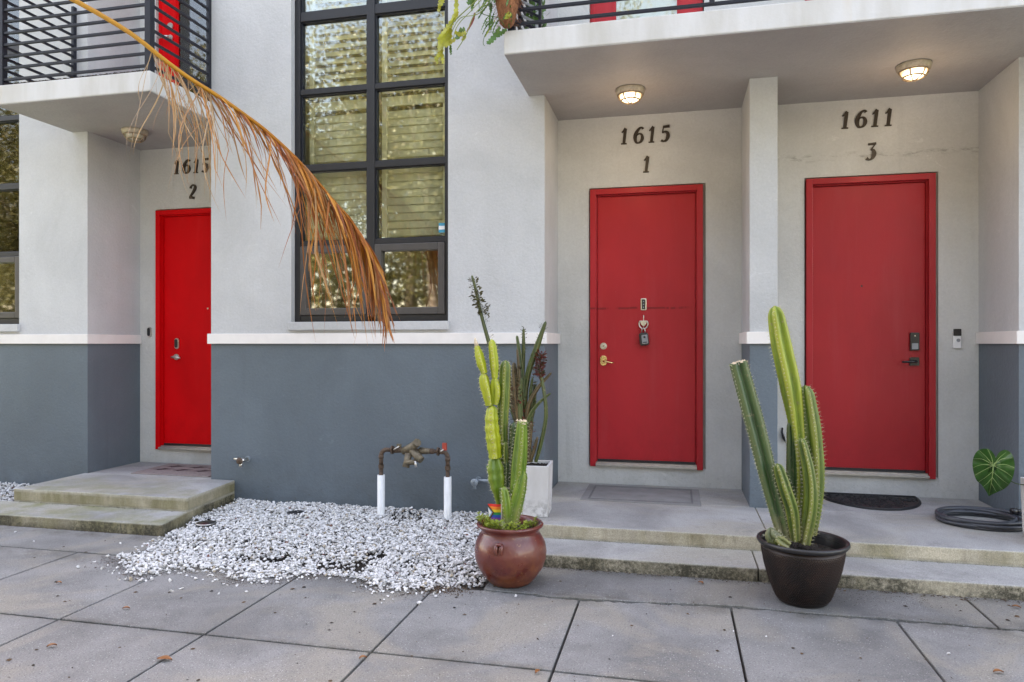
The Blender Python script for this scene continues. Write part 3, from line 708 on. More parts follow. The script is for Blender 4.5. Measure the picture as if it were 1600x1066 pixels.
# key box on the knocker
K = empty('key_lock_box', (-.275, YD-.04, 1.47), 'black and grey key lock box hanging from the knocker of the brick red door', 'lock box')
tilt = Matrix.Rotation(R(-6), 4, 'Y')
def tilted(mb, c):
    c = Vector(c)
    mb.v = [tuple(c+tilt@(Vector(v)-c)) for v in mb.v]; return mb
kc = (-.277, YD-.03, 1.515)
g = MB(); g.prism_y(rrect(.082, .115, -.277, 1.500, .018), YD-.058, YD-.006); tilted(g, kc).build('box_body', M['blackp'], K, bevel=.006, fix=True)
g = MB(); g.prism_y(rrect(.054, .082, -.270, 1.498, .006), YD-.066, YD-.0581); tilted(g, kc).build('box_face', M['greyf'] if 'greyf' in M else M['greyp'], K, bevel=.002, seg=1, fix=True)
g = MB(); disc(g, -.270, 1.518, .010, YD-.070, YD-.0661, 12); g.prism_y([(-.288, 1.467), (-.252, 1.467), (-.252, 1.475), (-.288, 1.475)], YD-.068, YD-.0661); tilted(g, kc).build('dial', M['blackp'], K, fix=True)
g = MB(); g.tube([(-.295, YD-.03, 1.552), (-.295, YD-.03, 1.585), (-.281, YD-.03, 1.603), (-.267, YD-.03, 1.585), (-.267, YD-.03, 1.552)], .006, 8); g.build('shackle', M['steel'], K)
# hose taps
def tap(x, z, s, lab):
    T = empty('hose_tap', (x, F0, z), lab, 'tap')
    g = MB(); disc(g, x, z, .026, F0-.010, F0-.001, 20); g.build('wall_flange', M['zinc' if s < 0 else 'zinc'], T, fix=True)
    g = MB(); g.tube([(x, F0-.01, z), (x, F0-.06, z), (x-.01*s, F0-.10, z-.005)], [.014, .018, .015], 10)
    g.tube([(x, F0-.075, z-.005), (x-.004, F0-.105, z-.035), (x-.004, F0-.110, z-.060)], [.014, .013, .016], 10)
    g.build('tap_body', M['steel' if s > 0 else 'zinc'], T)
    g = MB(); g.lathe([(.006, -.10), (.030, -.098), (.033, -.092), (.030, -.086), (.006, -.084)], (0, 0, 0), 14)
    g.v = [(x+v[0], F0-.02+v[2]-.02, z+.0+v[1]) for v in g.v]; g.build('tap_wheel', M['rust' if s > 0 else 'zinc'], T)
    if s > 0:
        g = MB(); g.tube([(x-.01, F0-.06, z+.004), (x-.10, F0-.065, z+.006)], [.012, .010], 10); g.build('tap_stub', M['steel'], T)
    else:
        g = MB(); g.tube([(x+.01, F0-.06, z+.004), (x+.12, F0-.065, z+.006)], [.014, .013], 10); g.build('tap_stub', M['zinc'], T)
tap(-3.84, .398, 1, 'metal hose tap low on the slate wall beside the left stoop')
tap(-1.635, .300, -1, 'grey painted hose tap on the slate wall just left of the cacti')
# backflow assembly
PL = onZ(595.5, 806); PR = onZ(699.5, 818); PY = (PL.y+PR.y)/2
PLx, PRx = onY(595.5, 700, PY).x, onY(699.5, 700, PY).x
A = empty('water_backflow_pipe', ((PLx+PRx)/2, PY, 0), 'U shaped brown water pipe with valve standing on two white sleeves in the gravel', 'pipe')
zt = onY(640, 704, PY).z
for x in (PLx, PRx):
    s_ = MB(); top = onY(595.5 if x == PLx else 699.5, 742 if x == PLx else 745, PY).z
    s_.lathe([(.0315, -.1), (.0315, top), (.027, top), (.027, top-.05)], (x, PY, 0), 24); s_.build('pipe_sleeve', M['pvc'], A)
    g = MB(); g.tube([(x, PY, top-.06), (x, PY, top+.01), (x, PY, top+.01), (x, PY, top+.06)], .017, 12)
    g.tube([(x, PY, top+.055), (x, PY, top+.085)], .024, 8, smooth=False); g.tube([(x, PY, top+.085), (x, PY, zt-.05)], .017, 12)
    g.tube([(x, PY, zt-.075), (x, PY, zt-.045)], .022, 10)
    s = 1 if x == PLx else -1
    g.tube([(x+s*(.05-.05*math.cos(R(a))), PY, zt-.05+.05*math.sin(R(a))) for a in range(0, 91, 15)]+[(x+s*.10, PY, zt)], .018, 12)
    g.build('riser_pipe', M['rust'], A)
w = PRx-PLx
g = MB()
g.tube([(PLx+.09, PY, zt), (PRx-.09, PY, zt)], .017, 12)
for t in (.17, .86): g.tube([(PLx+w*t-.006, PY, zt), (PLx+w*t+.006, PY, zt)], .038, 6, smooth=False)
for a, b_, r in ((.20, .25, .024), (.25, .36, .022), (.64, .70, .024), (.74, .79, .023), (.88, .93, .022)): g.tube([(PLx+w*a, PY, zt), (PLx+w*b_, PY, zt)], r, 10)
g.build('cross_pipe', M['rust'], A)
g = MB(); cx_ = PLx+w*.50
g.tube([(cx_-.10, PY, zt-.01), (cx_-.02, PY-.01, zt+.025), (cx_+.035, PY-.03, zt+.065)], [.030, .038, .032], 12)
g.tube([(cx_+.02, PY-.02, zt+.055), (cx_+.045, PY-.04, zt+.075)], .036, 8, smooth=False)
g.tube([(cx_-.02, PY-.01, zt+.01), (cx_+.05, PY-.04, zt-.045), (cx_+.085, PY-.05, zt-.07)], [.032, .034, .030], 12)
g.tube([(cx_-.035, PY-.03, zt-.02), (cx_-.04, PY-.05, zt-.08), (cx_-.05, PY-.06, zt-.13)], [.030, .028, .030], 12)
g.tube([(cx_-.05, PY-.06, zt-.09), (cx_+.035, PY-.055, zt-.085)], .022, 10)
g.tube([(cx_+.05, PY, zt), (cx_+.16, PY, zt)], [.030, .020], 12)
g.build('valve_body', M['bronzev'], A)
g = MB(); g.tube([(cx_+.035, PY-.065, zt-.075), (cx_+.045, PY-.07, zt-.125)], .011, 8); g.build('bleed_screw', M['steel'], A)
g = MB(); g.box(PLx+w*.275-.018, PLx+w*.275+.018, PY-.012, PY+.012, zt+.02, zt+.052); g.build('valve_handle', M['bronzev'], A, bevel=.003)
g = MB(); g.box(PLx+w*.955-.018, PLx+w*.955+.018, PY-.012, PY+.012, zt+.012, zt+.072); g.build('valve_handle', M['redh'], A, bevel=.003, label='red valve handle at the right end')
g = MB(); g.tube([(PLx+w*.21, PY-.03, zt+.005), (PLx+w*.29, PY-.02, zt+.035)], .006, 6); g.tube([(PLx+w*.91, PY-.03, zt+.005), (PLx+w*.95, PY-.02, zt+.022)], .006, 6); g.build('valve_lever', M['steel'], A)
# garden spotlights sunk in the gravel
p = onZ(322, 822, .01)
L = empty('ground_light', p, 'round in-ground light heaped with white stones beside the left stoop', 'ground light')
g = MB(); g.lathe([(.062, -.06), (.070, .012), (.078, .014), (.080, .022), (.070, .028), (0, .030)], p, 28); g.build('light_body', M['blackp'], L)
g = MB(); g.lathe([(.070, .0285), (.078, .0265), (.0785, .024)], p, 28); g.build('light_rim', M['steel'], L)
p = onZ(461, 803, .015)
g = MB(); g.lathe([(.065, -.04), (.075, .005), (.06, .020), (0, .026)], (p.x, p.y, p.z), 20, wob=lambda a, h: .08*math.sin(2*a)); g.build('ground_light', M['blackp'], None, label='black round light cap half buried in gravel against the slate wall', cat='ground light')

# ================================================================== GRAVEL
def rock_protos(k, rng, nmin=9, nmax=13):
    out = []
    for i in range(k):
        bm = bmesh.new(); nn = rng.randint(nmin, nmax)
        sx_, sy_, sz_ = rng.uniform(.8, 1.25), rng.uniform(.6, .95), rng.uniform(.45, .8)
        for j in range(nn):
            v = Vector((rng.gauss(0, 1), rng.gauss(0, 1), rng.gauss(0, 1))).normalized()*rng.uniform(.8, 1.05)
            bm.verts.new((v.x*sx_, v.y*sy_, v.z*sz_))
        r = bmesh.ops.convex_hull(bm, input=bm.verts)
        bmesh.ops.delete(bm, geom=[e for e in r['geom_interior'] if isinstance(e, bmesh.types.BMVert)], context='VERTS')
        bmesh.ops.triangulate(bm, faces=bm.faces); bm.verts.ensure_lookup_table(); bm.verts.index_update()
        out.append((np.array([v.co[:] for v in bm.verts]), np.array([[v.index for v in f.verts] for f in bm.faces]))); bm.free()
    return out
rng = random.Random(11); PROT = rock_protos(40, rng)
def inside(poly, x, y):
    c = False; j = len(poly)-1
    for i in range(len(poly)):
        if (poly[i][1] > y) != (poly[j][1] > y) and x < (poly[j][0]-poly[i][0])*(y-poly[i][1])/(poly[j][1]-poly[i][1])+poly[i][0]: c = not c
        j = i
    return c
M['stone'] = None
m, n, l, b = new_mat('white_marble_chips'); at = n.new('ShaderNodeAttribute'); at.attribute_name = 'tone'; co = coords(n, l)
c = mixc(n, l, 1.0, at.outputs['Color'], mixc(n, l, ramp(n, l, noise(n, l, 45, 4, .6, co), .3, .7), (.72, .72, .72), (1, 1, 1)), 'MULTIPLY')
l.new(c, b.inputs['Base Color']); b.inputs['Roughness'].default_value = .75; bump(n, l, noise(n, l, 200, 3, .6, co), b, .3, .003); M['stone'] = m
def stones(name, spots, mat=None, **tags):
    V, Fc, col = [], [], []; base = 0
    for (x, y, z, s) in spots:
        v, f = PROT[rng.randrange(len(PROT))]
        a, b_, c_ = rng.uniform(0, 6.283), rng.gauss(0, .35), rng.gauss(0, .35)
        rm = np.array((Matrix.Rotation(a, 3, 'Z')@Matrix.Rotation(b_, 3, 'X')@Matrix.Rotation(c_, 3, 'Y')))
        V.append(v@rm.T*s+np.array([x, y, z])); Fc.append(f+base); base += len(v)
        q = rng.random(); t = rng.uniform(.62, .86)
        cc = (t, t*.985, t*.975)
        if q < .13: t = rng.uniform(.32, .55); cc = (t, t*.97, t*.92)
        elif q < .16: cc = (.42, .36, .27)
        elif q < .166: cc = (.18, .07, .05)
        elif q < .20: cc = (.12, .11, .10)
        col += [cc]*len(f)
    V = np.concatenate(V); Fc = np.concatenate(Fc); me = bpy.data.meshes.new(name)
    c = (V.min(0)+V.max(0))/2; c[2] = V[:, 2].min()
    me.from_pydata((V-c).tolist(), [], Fc.tolist()); me.materials.append(mat or M['stone'])
    at_ = me.color_attributes.new('tone', 'FLOAT_COLOR', 'CORNER')
    arr = np.ones((len(Fc), 3, 4)); arr[:, :, :3] = np.array(col)[:, None, :]; at_.data.foreach_set('color', arr.ravel())
    me.update(); o = bpy.data.objects.new(name, me); C.objects.link(o); o.location = c; return tag(o, **tags)
GP = [(-3.79, 4.60), (-3.80, 4.30), (-3.70, 4.10), (-3.40, 3.86), (-3.27, 3.80), (-3.12, 3.93), (-2.86, 4.01), (-2.70, 3.90), (-2.606, 3.86), (-2.41, 3.88), (-2.339, 3.98),
      (-2.188, 4.09), (-1.925, 4.07), (-1.80, 3.97), (-1.691, 3.93), (-1.522, 3.91), (-1.385, 4.00), (-1.30, 4.07), (-1.15, 4.18), (-1.12, 4.6), (-1.13, 5.83), (-4.22, 5.83), (-3.88, 5.80), (-3.88, 5.1), (-3.79, 5.07)]
def dedge(x, y):
    """distance to the loose front edge"""
    best = 9
    for i in range(0, 19):
        (ax, ay), (bx, by) = GP[i], GP[i+1]; dx, dy = bx-ax, by-ay
        t = max(0, min(1, ((x-ax)*dx+(y-ay)*dy)/(dx*dx+dy*dy+1e-9))); best = min(best, math.hypot(x-ax-dx*t, y-ay-dy*t))
    return best
from mathutils import noise as mn
spots = []
def gh(x, y):
    b0 = -.026 if y > l1y(x) else .0
    if x > -1.2 and y > 4.57: b0 = -.02
    d_ = dedge(x, y); rise = min(1, d_/.35)*.020+.016*mn.noise((x*2.3, y*2.3, 3.1))*min(1, d_/.3)
    return b0+(rise+.008 if y < l1y(x)+.15 else rise+.008+min(.018, (y-l1y(x)-.15)*.06))
while len(spots) < 19000:
    x, y = rng.uniform(-4.2, -1.12), rng.uniform(3.78, 5.83)
    if not inside(GP, x, y): continue
    if -3.80 < x < -3.5 and 4.9 < y < 5.1 and math.hypot(x+3.66, y-4.99) < .06: continue
    hole = mn.noise((x*4.1+9, y*4.1, 7.7)); d_ = dedge(x, y)
    if hole > .36 and rng.random() < (.7 if d_ > .1 else .3): continue
    if d_ < .06 and rng.random() < .5: continue
    s = rng.uniform(.010, .0185)*(1.2 if rng.random() < .1 else 1)
    spots.append((x, y, gh(x, y)+rng.uniform(-.010, .010)+(.004 if y < l1y(x) else 0), s))
# strays lying on the pavement
for px, py, s in ((160, 890, .02), (183, 889, .017), (122, 888, .02), (210, 899, .02), (197, 907, .024), (205, 908, .026), (219, 909, .022), (237, 908, .022), (265, 909, .020), (306, 906, .018), (317, 907, .012), (269, 925, .020), (283, 921, .016), (341, 929, .015), (385, 926, .014),
                  (168, 871, .020), (188, 850, .012), (53, 847, .012), (24, 832, .012), (655, 944, .020), (637, 927, .013), (805, 933, .016), (472, 904, .013), (552, 926, .013), (596, 943, .009), (1197, 995, .006), (852, 977, .007), (957, 994, .007), (1146, 987, .008), (1482, 1024, .012), (606, 933, .011), (148, 879, .013)):
    p = onZ(px, py); spots.append((p.x, p.y, s*.45, s*.9))
for _ in range(90):
    i = rng.randrange(2, 17); a, b_ = GP[i], GP[i+1]; t = rng.random(); x = a[0]+(b_[0]-a[0])*t; y = a[1]+(b_[1]-a[1])*t-abs(rng.gauss(0, .07)); spots.append((x, y, .006, rng.uniform(.006, .014)))
stones('white_gravel', spots, label='bed of white marble chips spilling onto the pavement between stoop and terracotta pot', cat='gravel', kind='stuff')
spots = []
for _ in range(2600):
    x, y = rng.uniform(-7.4, -5.64), rng.uniform(5.08, 5.83); spots.append((x, y, .055+rng.uniform(-.012, .012), rng.uniform(.010, .018)))
g = MB(); g.box(-9, -5.64, 4.66, 5.836, -.05, .047); g.build('soil_bed', M['soil'], kind='structure')
stones('white_gravel', spots, label='white gravel strip against the wall left of the left stoop', cat='gravel', kind='stuff')

# dirt, seeds and crumbs
m, n, l, b = new_mat('dry_debris'); b.inputs['Roughness'].default_value = .9
gi = n.new('ShaderNodeNewGeometry'); l.new(mixc(n, l, gi.outputs['Random Per Island'], (.015, .012, .010), (.10, .06, .03)), b.inputs['Base Color']); M['debris'] = m
g = MB()
def crumb(x, y, z, s):
    a = rng.uniform(0, 6.28); k = rng.randint(4, 6); el = rng.uniform(.3, 1)
    vs = [(x+s*math.cos(a)*math.cos(6.28*i/k)-s*el*math.sin(a)*math.sin(6.28*i/k), y+s*math.sin(a)*math.cos(6.28*i/k)+s*el*math.cos(a)*math.sin(6.28*i/k), z+rng.uniform(0, s*.25)) for i in range(k)]
    g.add(vs+[(x, y, z+s*.5)], [(i, (i+1) % k, k) for i in range(k)])
for _ in range(330):
    x = rng.uniform(-5, 2.4); y = rng.uniform(2.3, 4.6); crumb(x, y, .001, abs(rng.gauss(.0, .005))+.002)
for _ in range(2600):  # along the gravel edge and in the hollows
    i = rng.randrange(2, 18); a, b_ = GP[i], GP[i+1]; t = rng.random(); x = a[0]+(b_[0]-a[0])*t+rng.gauss(0, .03); y = a[1]+(b_[1]-a[1])*t+rng.gauss(.0, .04); crumb(x, y, .001, rng.uniform(.0015, .005))
for _ in range(900): x = rng.gauss(-1.38, .10); y = rng.gauss(4.02, .05); crumb(x, y, .001, rng.uniform(.002, .007))
for _ in range(260): x = rng.gauss(-3.62, .12); y = rng.gauss(4.05, .07); crumb(x, y, .001, rng.uniform(.002, .007))
for _ in range(700): x = rng.uniform(-1.1, 2.6); crumb(x, 4.570-abs(rng.gauss(0, .02)), .001, rng.uniform(.002, .007))
for _ in range(300): x = rng.uniform(.75, 1.4); crumb(x, rng.gauss(4.45, .07), .001, rng.uniform(.001, .004))
for _ in range(260): x = rng.uniform(-1.1, 2.6); crumb(x, 4.955-abs(rng.gauss(0, .012)), .086, rng.uniform(.002, .005))
for _ in range(260): x = rng.uniform(-5.6, -3.9); crumb(x, 4.655-abs(rng.gauss(0, .015)), .001, rng.uniform(.002, .006))
for _ in range(150): x = rng.uniform(-5.6, -3.95); crumb(x, 5.065-abs(rng.gauss(0, .02)), .086, rng.uniform(.002, .006))
for px, py, s in ((54, 872, .012), (14, 1032, .02), (52, 1040, .016), (57, 1016, .012), (113, 1044, .012), (90, 932, .014), (134, 864, .02), (212, 926, .018), (283, 935, .014), (457, 921, .02), (475, 918, .018), (585, 944, .016), (594, 938, .016), (554, 957, .014), (430, 958, .012), (518, 974, .016), (479, 976, .01),
                  (710, 950, .014), (713, 934, .014), (1010, 960, .012), (1075, 960, .016), (840, 999, .016), (1132, 985, .014), (987, 978, .012), (907, 891, .022), (930, 893, .02), (1503, 938, .016), (1476, 934, .016), (1512, 940, .012), (1415, 948, .016), (1501, 955, .012), (1577, 947, .014), (1575, 970, .018), (1589, 964, .02), (1253, 1022, .012)):
    p = onZ(px, py); crumb(p.x, p.y, .001, s*.8)
for _ in range(1500): crumb(rng.uniform(-5.69, -4.25), 5.025+rng.random()*.03, SLAB+.001+rng.random()*.008, rng.uniform(.004, .012))
g.build('leaf_litter', M['debris'], label='dark seeds, crumbs and dirt scattered over the pavement and steps', cat='litter', kind='stuff')
# single fallen leaves
M['leafb'] = leafy('fallen_leaf_brown', (.19, .085, .025), .3, .1)
def fallen(px, py, z, L_, a, lab):
    L_ = L_*(1 if px == 257 else .72)
    p = onZ(px, py, z); g = MB(); k = 7; vs = []
    for i in range(k+1):
        t = i/k; w_ = L_*.26*math.sin(math.pi*min(1, t*1.02)**.85)+.0008; u = (t-.5)*L_; h = .004+.006*math.sin(t*3.1)
        for s in (-1, 0, 1): vs.append((p.x+u*math.cos(a)-s*w_*math.sin(a), p.y+u*math.sin(a)+s*w_*math.cos(a), z+.002+h+abs(s)*.006))
    g.add(vs, [(i*3+j, i*3+j+1, i*3+j+4, i*3+j+3) for i in range(k) for j in range(2)], 0, True)
    g.build('fallen_leaf', M['leafb'], None, label=lab, cat='leaf', group='fallen leaves')
for a in ((257, 1033, 0, .075, .1, 'orange brown leaf on the joint near the bottom left corner'), (1095, 913, 0, .055, 2.4, 'small orange leaf before the lower step, right of the terracotta pot'),
          (1560, 1053, 0, .06, .1, 'thin brown leaf in the bottom right corner slab'), (840, 1053, 0, .05, 1.2, 'small brown leaf where two joints cross at the bottom centre'),
          (567, 1031, 0, .05, .5, 'brown leaf beside the slanted joint at bottom centre left'), (1588, 951, 0, .06, 2.9, 'brown leaf below the right end of the long stoop'), (92, 913, 0, .05, .2, 'curled brown leaf on the slab below the left stoop'),
          (197, 953, 0, .055, .3, 'narrow olive leaf on the slab in front of the gravel'), (81, 1012, 0, .06, .7, 'bent grey brown leaf on the bottom left slab')): fallen(*a)

# ================================================================== MATS AND HOSE
def quad_mat(name, pts, z, th, mats, parent=None, **tags):
    g = MB(); g.prism_z([(p[0], p[1]) for p in pts], z, z+th); return g.build(name, mats, parent, bevel=min(.003, th*.4), seg=1, fix=True, **tags)
m, n, l, b = new_mat('worn_grey_mat'); co = coords(n, l)
l.new(mixc(n, l, ramp(n, l, noise(n, l, 6, 6, .7, co), .3, .7), (.17, .165, .16), (.25, .245, .24)), b.inputs['Base Color']); b.inputs['Roughness'].default_value = .95
bump(n, l, noise(n, l, 220, 3, .6, co), b, .5, .003); M['greymat'] = m
Mt = quad_mat('doormat', [(-.76, 5.80), (.20, 5.77), (.20, 6.42), (-.76, 6.44)], LZ-.0005, .006, M['greymat'], label='thin faded grey doormat before the brick red door', cat='doormat')
g = MB()
for (x0, x1, y0, y1) in ((-.70, .14, 5.835, 5.850), (-.70, .14, 6.36, 6.375), (-.70, -.685, 5.85, 6.36), (.125, .14, 5.85, 6.36)): g.box(x0, x1, y0, y1, LZ+.0055, LZ+.0085)
g.build('mat_border', plain('mat_border', (.13, .13, .13), .95, world=True), Mt)
# tan mat, dark print
M['tanmat'] = plain('tan_mat', (.24, .20, .19), .95, var=.2, vscale=30, bstr=.5, bscale=200, world=True); M['matprint'] = plain('mat_print', (.045, .022, .024), .95)
Mt = quad_mat('doormat', [(-5.16, 5.90), (-4.30, 5.90), (-4.30, 6.44), (-5.16, 6.44)], .1945, .010, M['tanmat'], label='tan doormat with dark leaf print before the bright red door', cat='doormat')
g = MB()
for i in range(4):
    for j in range(2):
        x = -5.0+i*.23+j*.05+rng.uniform(-.02, .02); y = 6.14+j*.17
        k = 9; pl = [(x+.095*math.cos(6.283*q/k)*(1 if q % 2 else .55)+.03*math.sin(6.283*q/k), y+.06*math.sin(6.283*q/k)*(1 if q % 2 else .6)) for q in range(k)]
        if all(p[0] < -4.31 for p in pl): g.prism_z(pl, .2045, .2055)
g.build('mat_print', M['matprint'], Mt)
# half-round rubber mat
cx_, cy_ = 1.555, 6.50; A_, B_ = .40, .56
m, n, l, b = new_mat('black_rubber_mat'); co = coords(n, l)
b.inputs['Base Color'].default_value = (.016, .016, .018, 1); b.inputs['Roughness'].default_value = .6
M['rubber'] = m
pl = [(cx_+A_*math.cos(R(a)), cy_-B_*math.sin(R(a))) for a in range(0, 181, 6)]
g = MB(); g.prism_z(pl, LZ-.0005, LZ+.006)
Mt = g.build('doormat', M['rubber'], None, bevel=.002, seg=1, fix=True, label='black half-round rubber doormat with scroll relief before the deep red door', cat='doormat')
g = MB(); g.tube([(cx_+(A_-.02)*math.cos(R(a)), cy_-.012-(B_-.03)*math.sin(R(a)), LZ+.009) for a in range(0, 181, 6)], .009, 6)
g.tube([(cx_-A_+.02, cy_-.012, LZ+.009), (cx_+A_-.02, cy_-.012, LZ+.009)], .009, 6); g.build('mat_rim', M['rubber'], Mt)
g = MB()
for k in range(150):
    rr = math.sqrt(rng.random())*.9; a = rng.uniform(.08, 3.06); x = cx_+A_*rr*math.cos(a); y = cy_-.03-(B_-.07)*rr*math.sin(a); s = rng.uniform(.015, .032); a0 = rng.uniform(0, 6.28); sp = rng.choice((-1, 1))
    g.tube([(x+s*(1-t*.75)*math.cos(a0+sp*t*5), y+s*(1-t*.75)*math.sin(a0+sp*t*5), LZ+.0085) for t in [i/7 for i in range(8)]], .0036, 4)
g.build('scroll_relief', M['rubber'], Mt, kind='stuff')

m, n, l, b = new_mat('garden_hose'); b.inputs['Base Color'].default_value = (.045, .048, .058, 1); b.inputs['Roughness'].default_value = .42; M['hose'] = m
pts = []; N = 7*36; LR = [.285, .255, .30, .225, .27, .24, .29, .26]; LX = [0, .03, -.01, .045, .01, -.02, .03, .0]; LY = [0, -.03, .02, .03, -.045, .0, .015, -.02]; LH = [.013, .013, .026, .036, .030, .050, .052, .05]
for i in range(N):
    t = i/36; a = 2*math.pi*t; k = int(t); u = t-k; u = u*u*(3-2*u)
    mixf = lambda A_: A_[k]*(1-u)+A_[k+1]*u
    rx = mixf(LR); pts.append((2.115+mixf(LX)+rx*math.cos(a), 5.70+mixf(LY)+rx*.86*math.sin(a), LZ+mixf(LH)))
g = MB(); g.tube(pts, .0125, 8)
g.build('garden_hose', M['hose'], None, label='coiled dark grey garden hose on the landing beneath the big leaf', cat='hose')
g = MB(); g.tube([(2.36, 5.80, LZ+.07), (2.395, 5.80, LZ+.075)], .022, 10); g.tube([(2.395, 5.80, LZ+.075), (2.425, 5.81, LZ+.075)], .013, 8); g.build('hose_fitting', M['blackp'], bpy.data.objects['garden_hose'])

# ================================================================== PLANTERS
m, n, l, b = new_mat('glazed_terracotta'); co = coords(n, l, world=False); tc = n.new('ShaderNodeTexCoord'); sx = n.new('ShaderNodeSeparateXYZ'); l.new(tc.outputs['Object'], sx.inputs[0])
c = mixc(n, l, ramp(n, l, noise(n, l, 5, 5, .6, co, dist=.5), .3, .7), (.075, .014, .012), (.145, .030, .021))
c = mixc(n, l, mth(n, l, 'MULTIPLY', ramp(n, l, noise(n, l, 7, 6, .65, co), .52, .66), .35), c, (.18, .10, .09))
# worn glaze below the belly on one side
wear = mth(n, l, 'MULTIPLY', ramp(n, l, mth(n, l, 'ADD', sx.outputs['Z'], mth(n, l, 'MULTIPLY', sx.outputs['X'], -.35)), .04, -.12), ramp(n, l, noise(n, l, 10, 6, .65, co), .38, .58))
c = mixc(n, l, mth(n, l, 'MULTIPLY', wear, .8), c, (.20, .065, .022))
fl = mth(n, l, 'MULTIPLY', ramp(n, l, noise(n, l, 38, 4, .7, co), .62, .68), ramp(n, l, sx.outputs['X'], -.02, .1))
c = mixc(n, l, mth(n, l, 'MULTIPLY', fl, .6), c, (.36, .20, .09))
l.new(c, b.inputs['Base Color']); l.new(ramp(n, l, noise(n, l, 8, 4, .6, co), .3, .7, .22, .5), b.inputs['Roughness']); b.inputs['Coat Weight'].default_value = .3
bump(n, l, mth(n, l, 'ADD', noise(n, l, 9, 4, .6, co), mth(n, l, 'MULTIPLY', noise(n, l, 70, 4, .6, co), .3)), b, .25, .008); M['terra'] = m
m, n, l, b = new_mat('white_planter'); co = coords(n, l, world=False); sx = n.new('ShaderNodeSeparateXYZ'); tc = n.new('ShaderNodeTexCoord'); l.new(tc.outputs['Object'], sx.inputs[0])
c = mixc(n, l, ramp(n, l, noise(n, l, 3, 5, .6, coords(n, l, (1.5, 1.5, .5), False)), .35, .7), (.66, .65, .66), (.50, .48, .46))
low = mth(n, l, 'MULTIPLY', ramp(n, l, sx.outputs['Z'], -.02, -.19), ramp(n, l, noise(n, l, 14, 6, .7, co), .46, .58))
c = mixc(n, l, mth(n, l, 'MULTIPLY', low, .8), c, (.12, .11, .10))
l.new(c, b.inputs['Base Color']); b.inputs['Roughness'].default_value = .6; bump(n, l, noise(n, l, 30, 4, .6, co), b, .15, .004); M['wplant'] = m
M['wicker'] = plain('dark_bronze_pot', (.030, .024, .022), .45, .35, var=.3, vscale=5)
m, n, l, b = new_mat('woven_bronze_pot'); tc = n.new('ShaderNodeTexCoord')
c = mixc(n, l, ramp(n, l, noise(n, l, 5, 4, .6, tc.outputs['Object']), .35, .65), (.014, .012, .012), (.036, .021, .017)); l.new(c, b.inputs['Base Color']); b.inputs['Roughness'].default_value = .45; b.inputs['Metallic'].default_value = .3; M['woven'] = m
M['potrim'] = plain('black_pot_rim', (.014, .013, .014), .42)

# cactus material: green with pale crests given by an attribute of the ribs
def cactus_mat(name, lo_c, hi_c, crest):
    m, n, l, b = new_mat(name); co = coords(n, l)
    at = n.new('ShaderNodeAttribute'); at.attribute_name = 'crest'
    c = mixc(n, l, ramp(n, l, noise(n, l, 12, 6, .7, coords(n, l, (1, 1, .35))), .34, .66), lo_c, hi_c)
    c = mixc(n, l, mth(n, l, 'MULTIPLY', ramp(n, l, noise(n, l, 30, 5, .7, co), .60, .68), .7), c, (.22, .18, .10))
    c = mixc(n, l, ramp(n, l, at.outputs['Fac'], .60, 1.0, 0, .5), c, crest)
    g = n.new('ShaderNodeNewGeometry'); sx = n.new('ShaderNodeSeparateXYZ'); l.new(g.outputs['Position'], sx.inputs[0])
    c = mixc(n, l, mth(n, l, 'MULTIPLY', ramp(n, l, mth(n, l, 'ADD', sx.outputs['Z'], mth(n, l, 'MULTIPLY', noise(n, l, 9, 5, .7, co), .5)), .72, .52), .8), c, (.24, .20, .11))
    l.new(c, b.inputs['Base Color']); b.inputs['Roughness'].default_value = .42
    b.inputs['Subsurface Weight'].default_value = .0
    bump(n, l, noise(n, l, 60, 4, .6, co), b, .15, .003); return m
M['cac_green'] = cactus_mat('cactus_green', (.032, .066, .006), (.095, .148, .009), (.29, .28, .05))
M['cac_dark'] = cactus_mat('cactus_dark_green', (.018, .045, .013), (.042, .085, .018), (.15, .17, .065))
M['cac_lime'] = cactus_mat('cactus_lime', (.20, .25, .004), (.34, .37, .006), (.42, .42, .05))
M['cac_front'] = cactus_mat('cactus_fresh_green', (.045, .100, .004), (.120, .200, .006), (.24, .28, .03))
M['cac_bright'] = cactus_mat('cactus_bright_green', (.075, .130, .005), (.20, .26, .006), (.42, .40, .05))
M['euph'] = cactus_mat('euphorbia_green', (.020, .040, .010), (.060, .085, .014), (.13, .12, .04))
M['euph_br'] = cactus_mat('euphorbia_brown', (.030, .024, .010), (.085, .060, .020), (.16, .10, .04))
M['spine'] = plain('cactus_spine', (.50, .47, .34), .6, bstr=0)
M['cut'] = plain('dried_cut_end', (.55, .45, .32), .9, var=.3, vscale=60)
M['bud'] = leafy('reddish_bud_leaves', (.16, .045, .035), .4, .15)
M['euleaf'] = leafy('dark_small_leaves', (.075, .075, .035), .5, .1)
def crv(pts, k=8): return [Vector(p) for p in crom([tuple(p) for p in pts], k)]
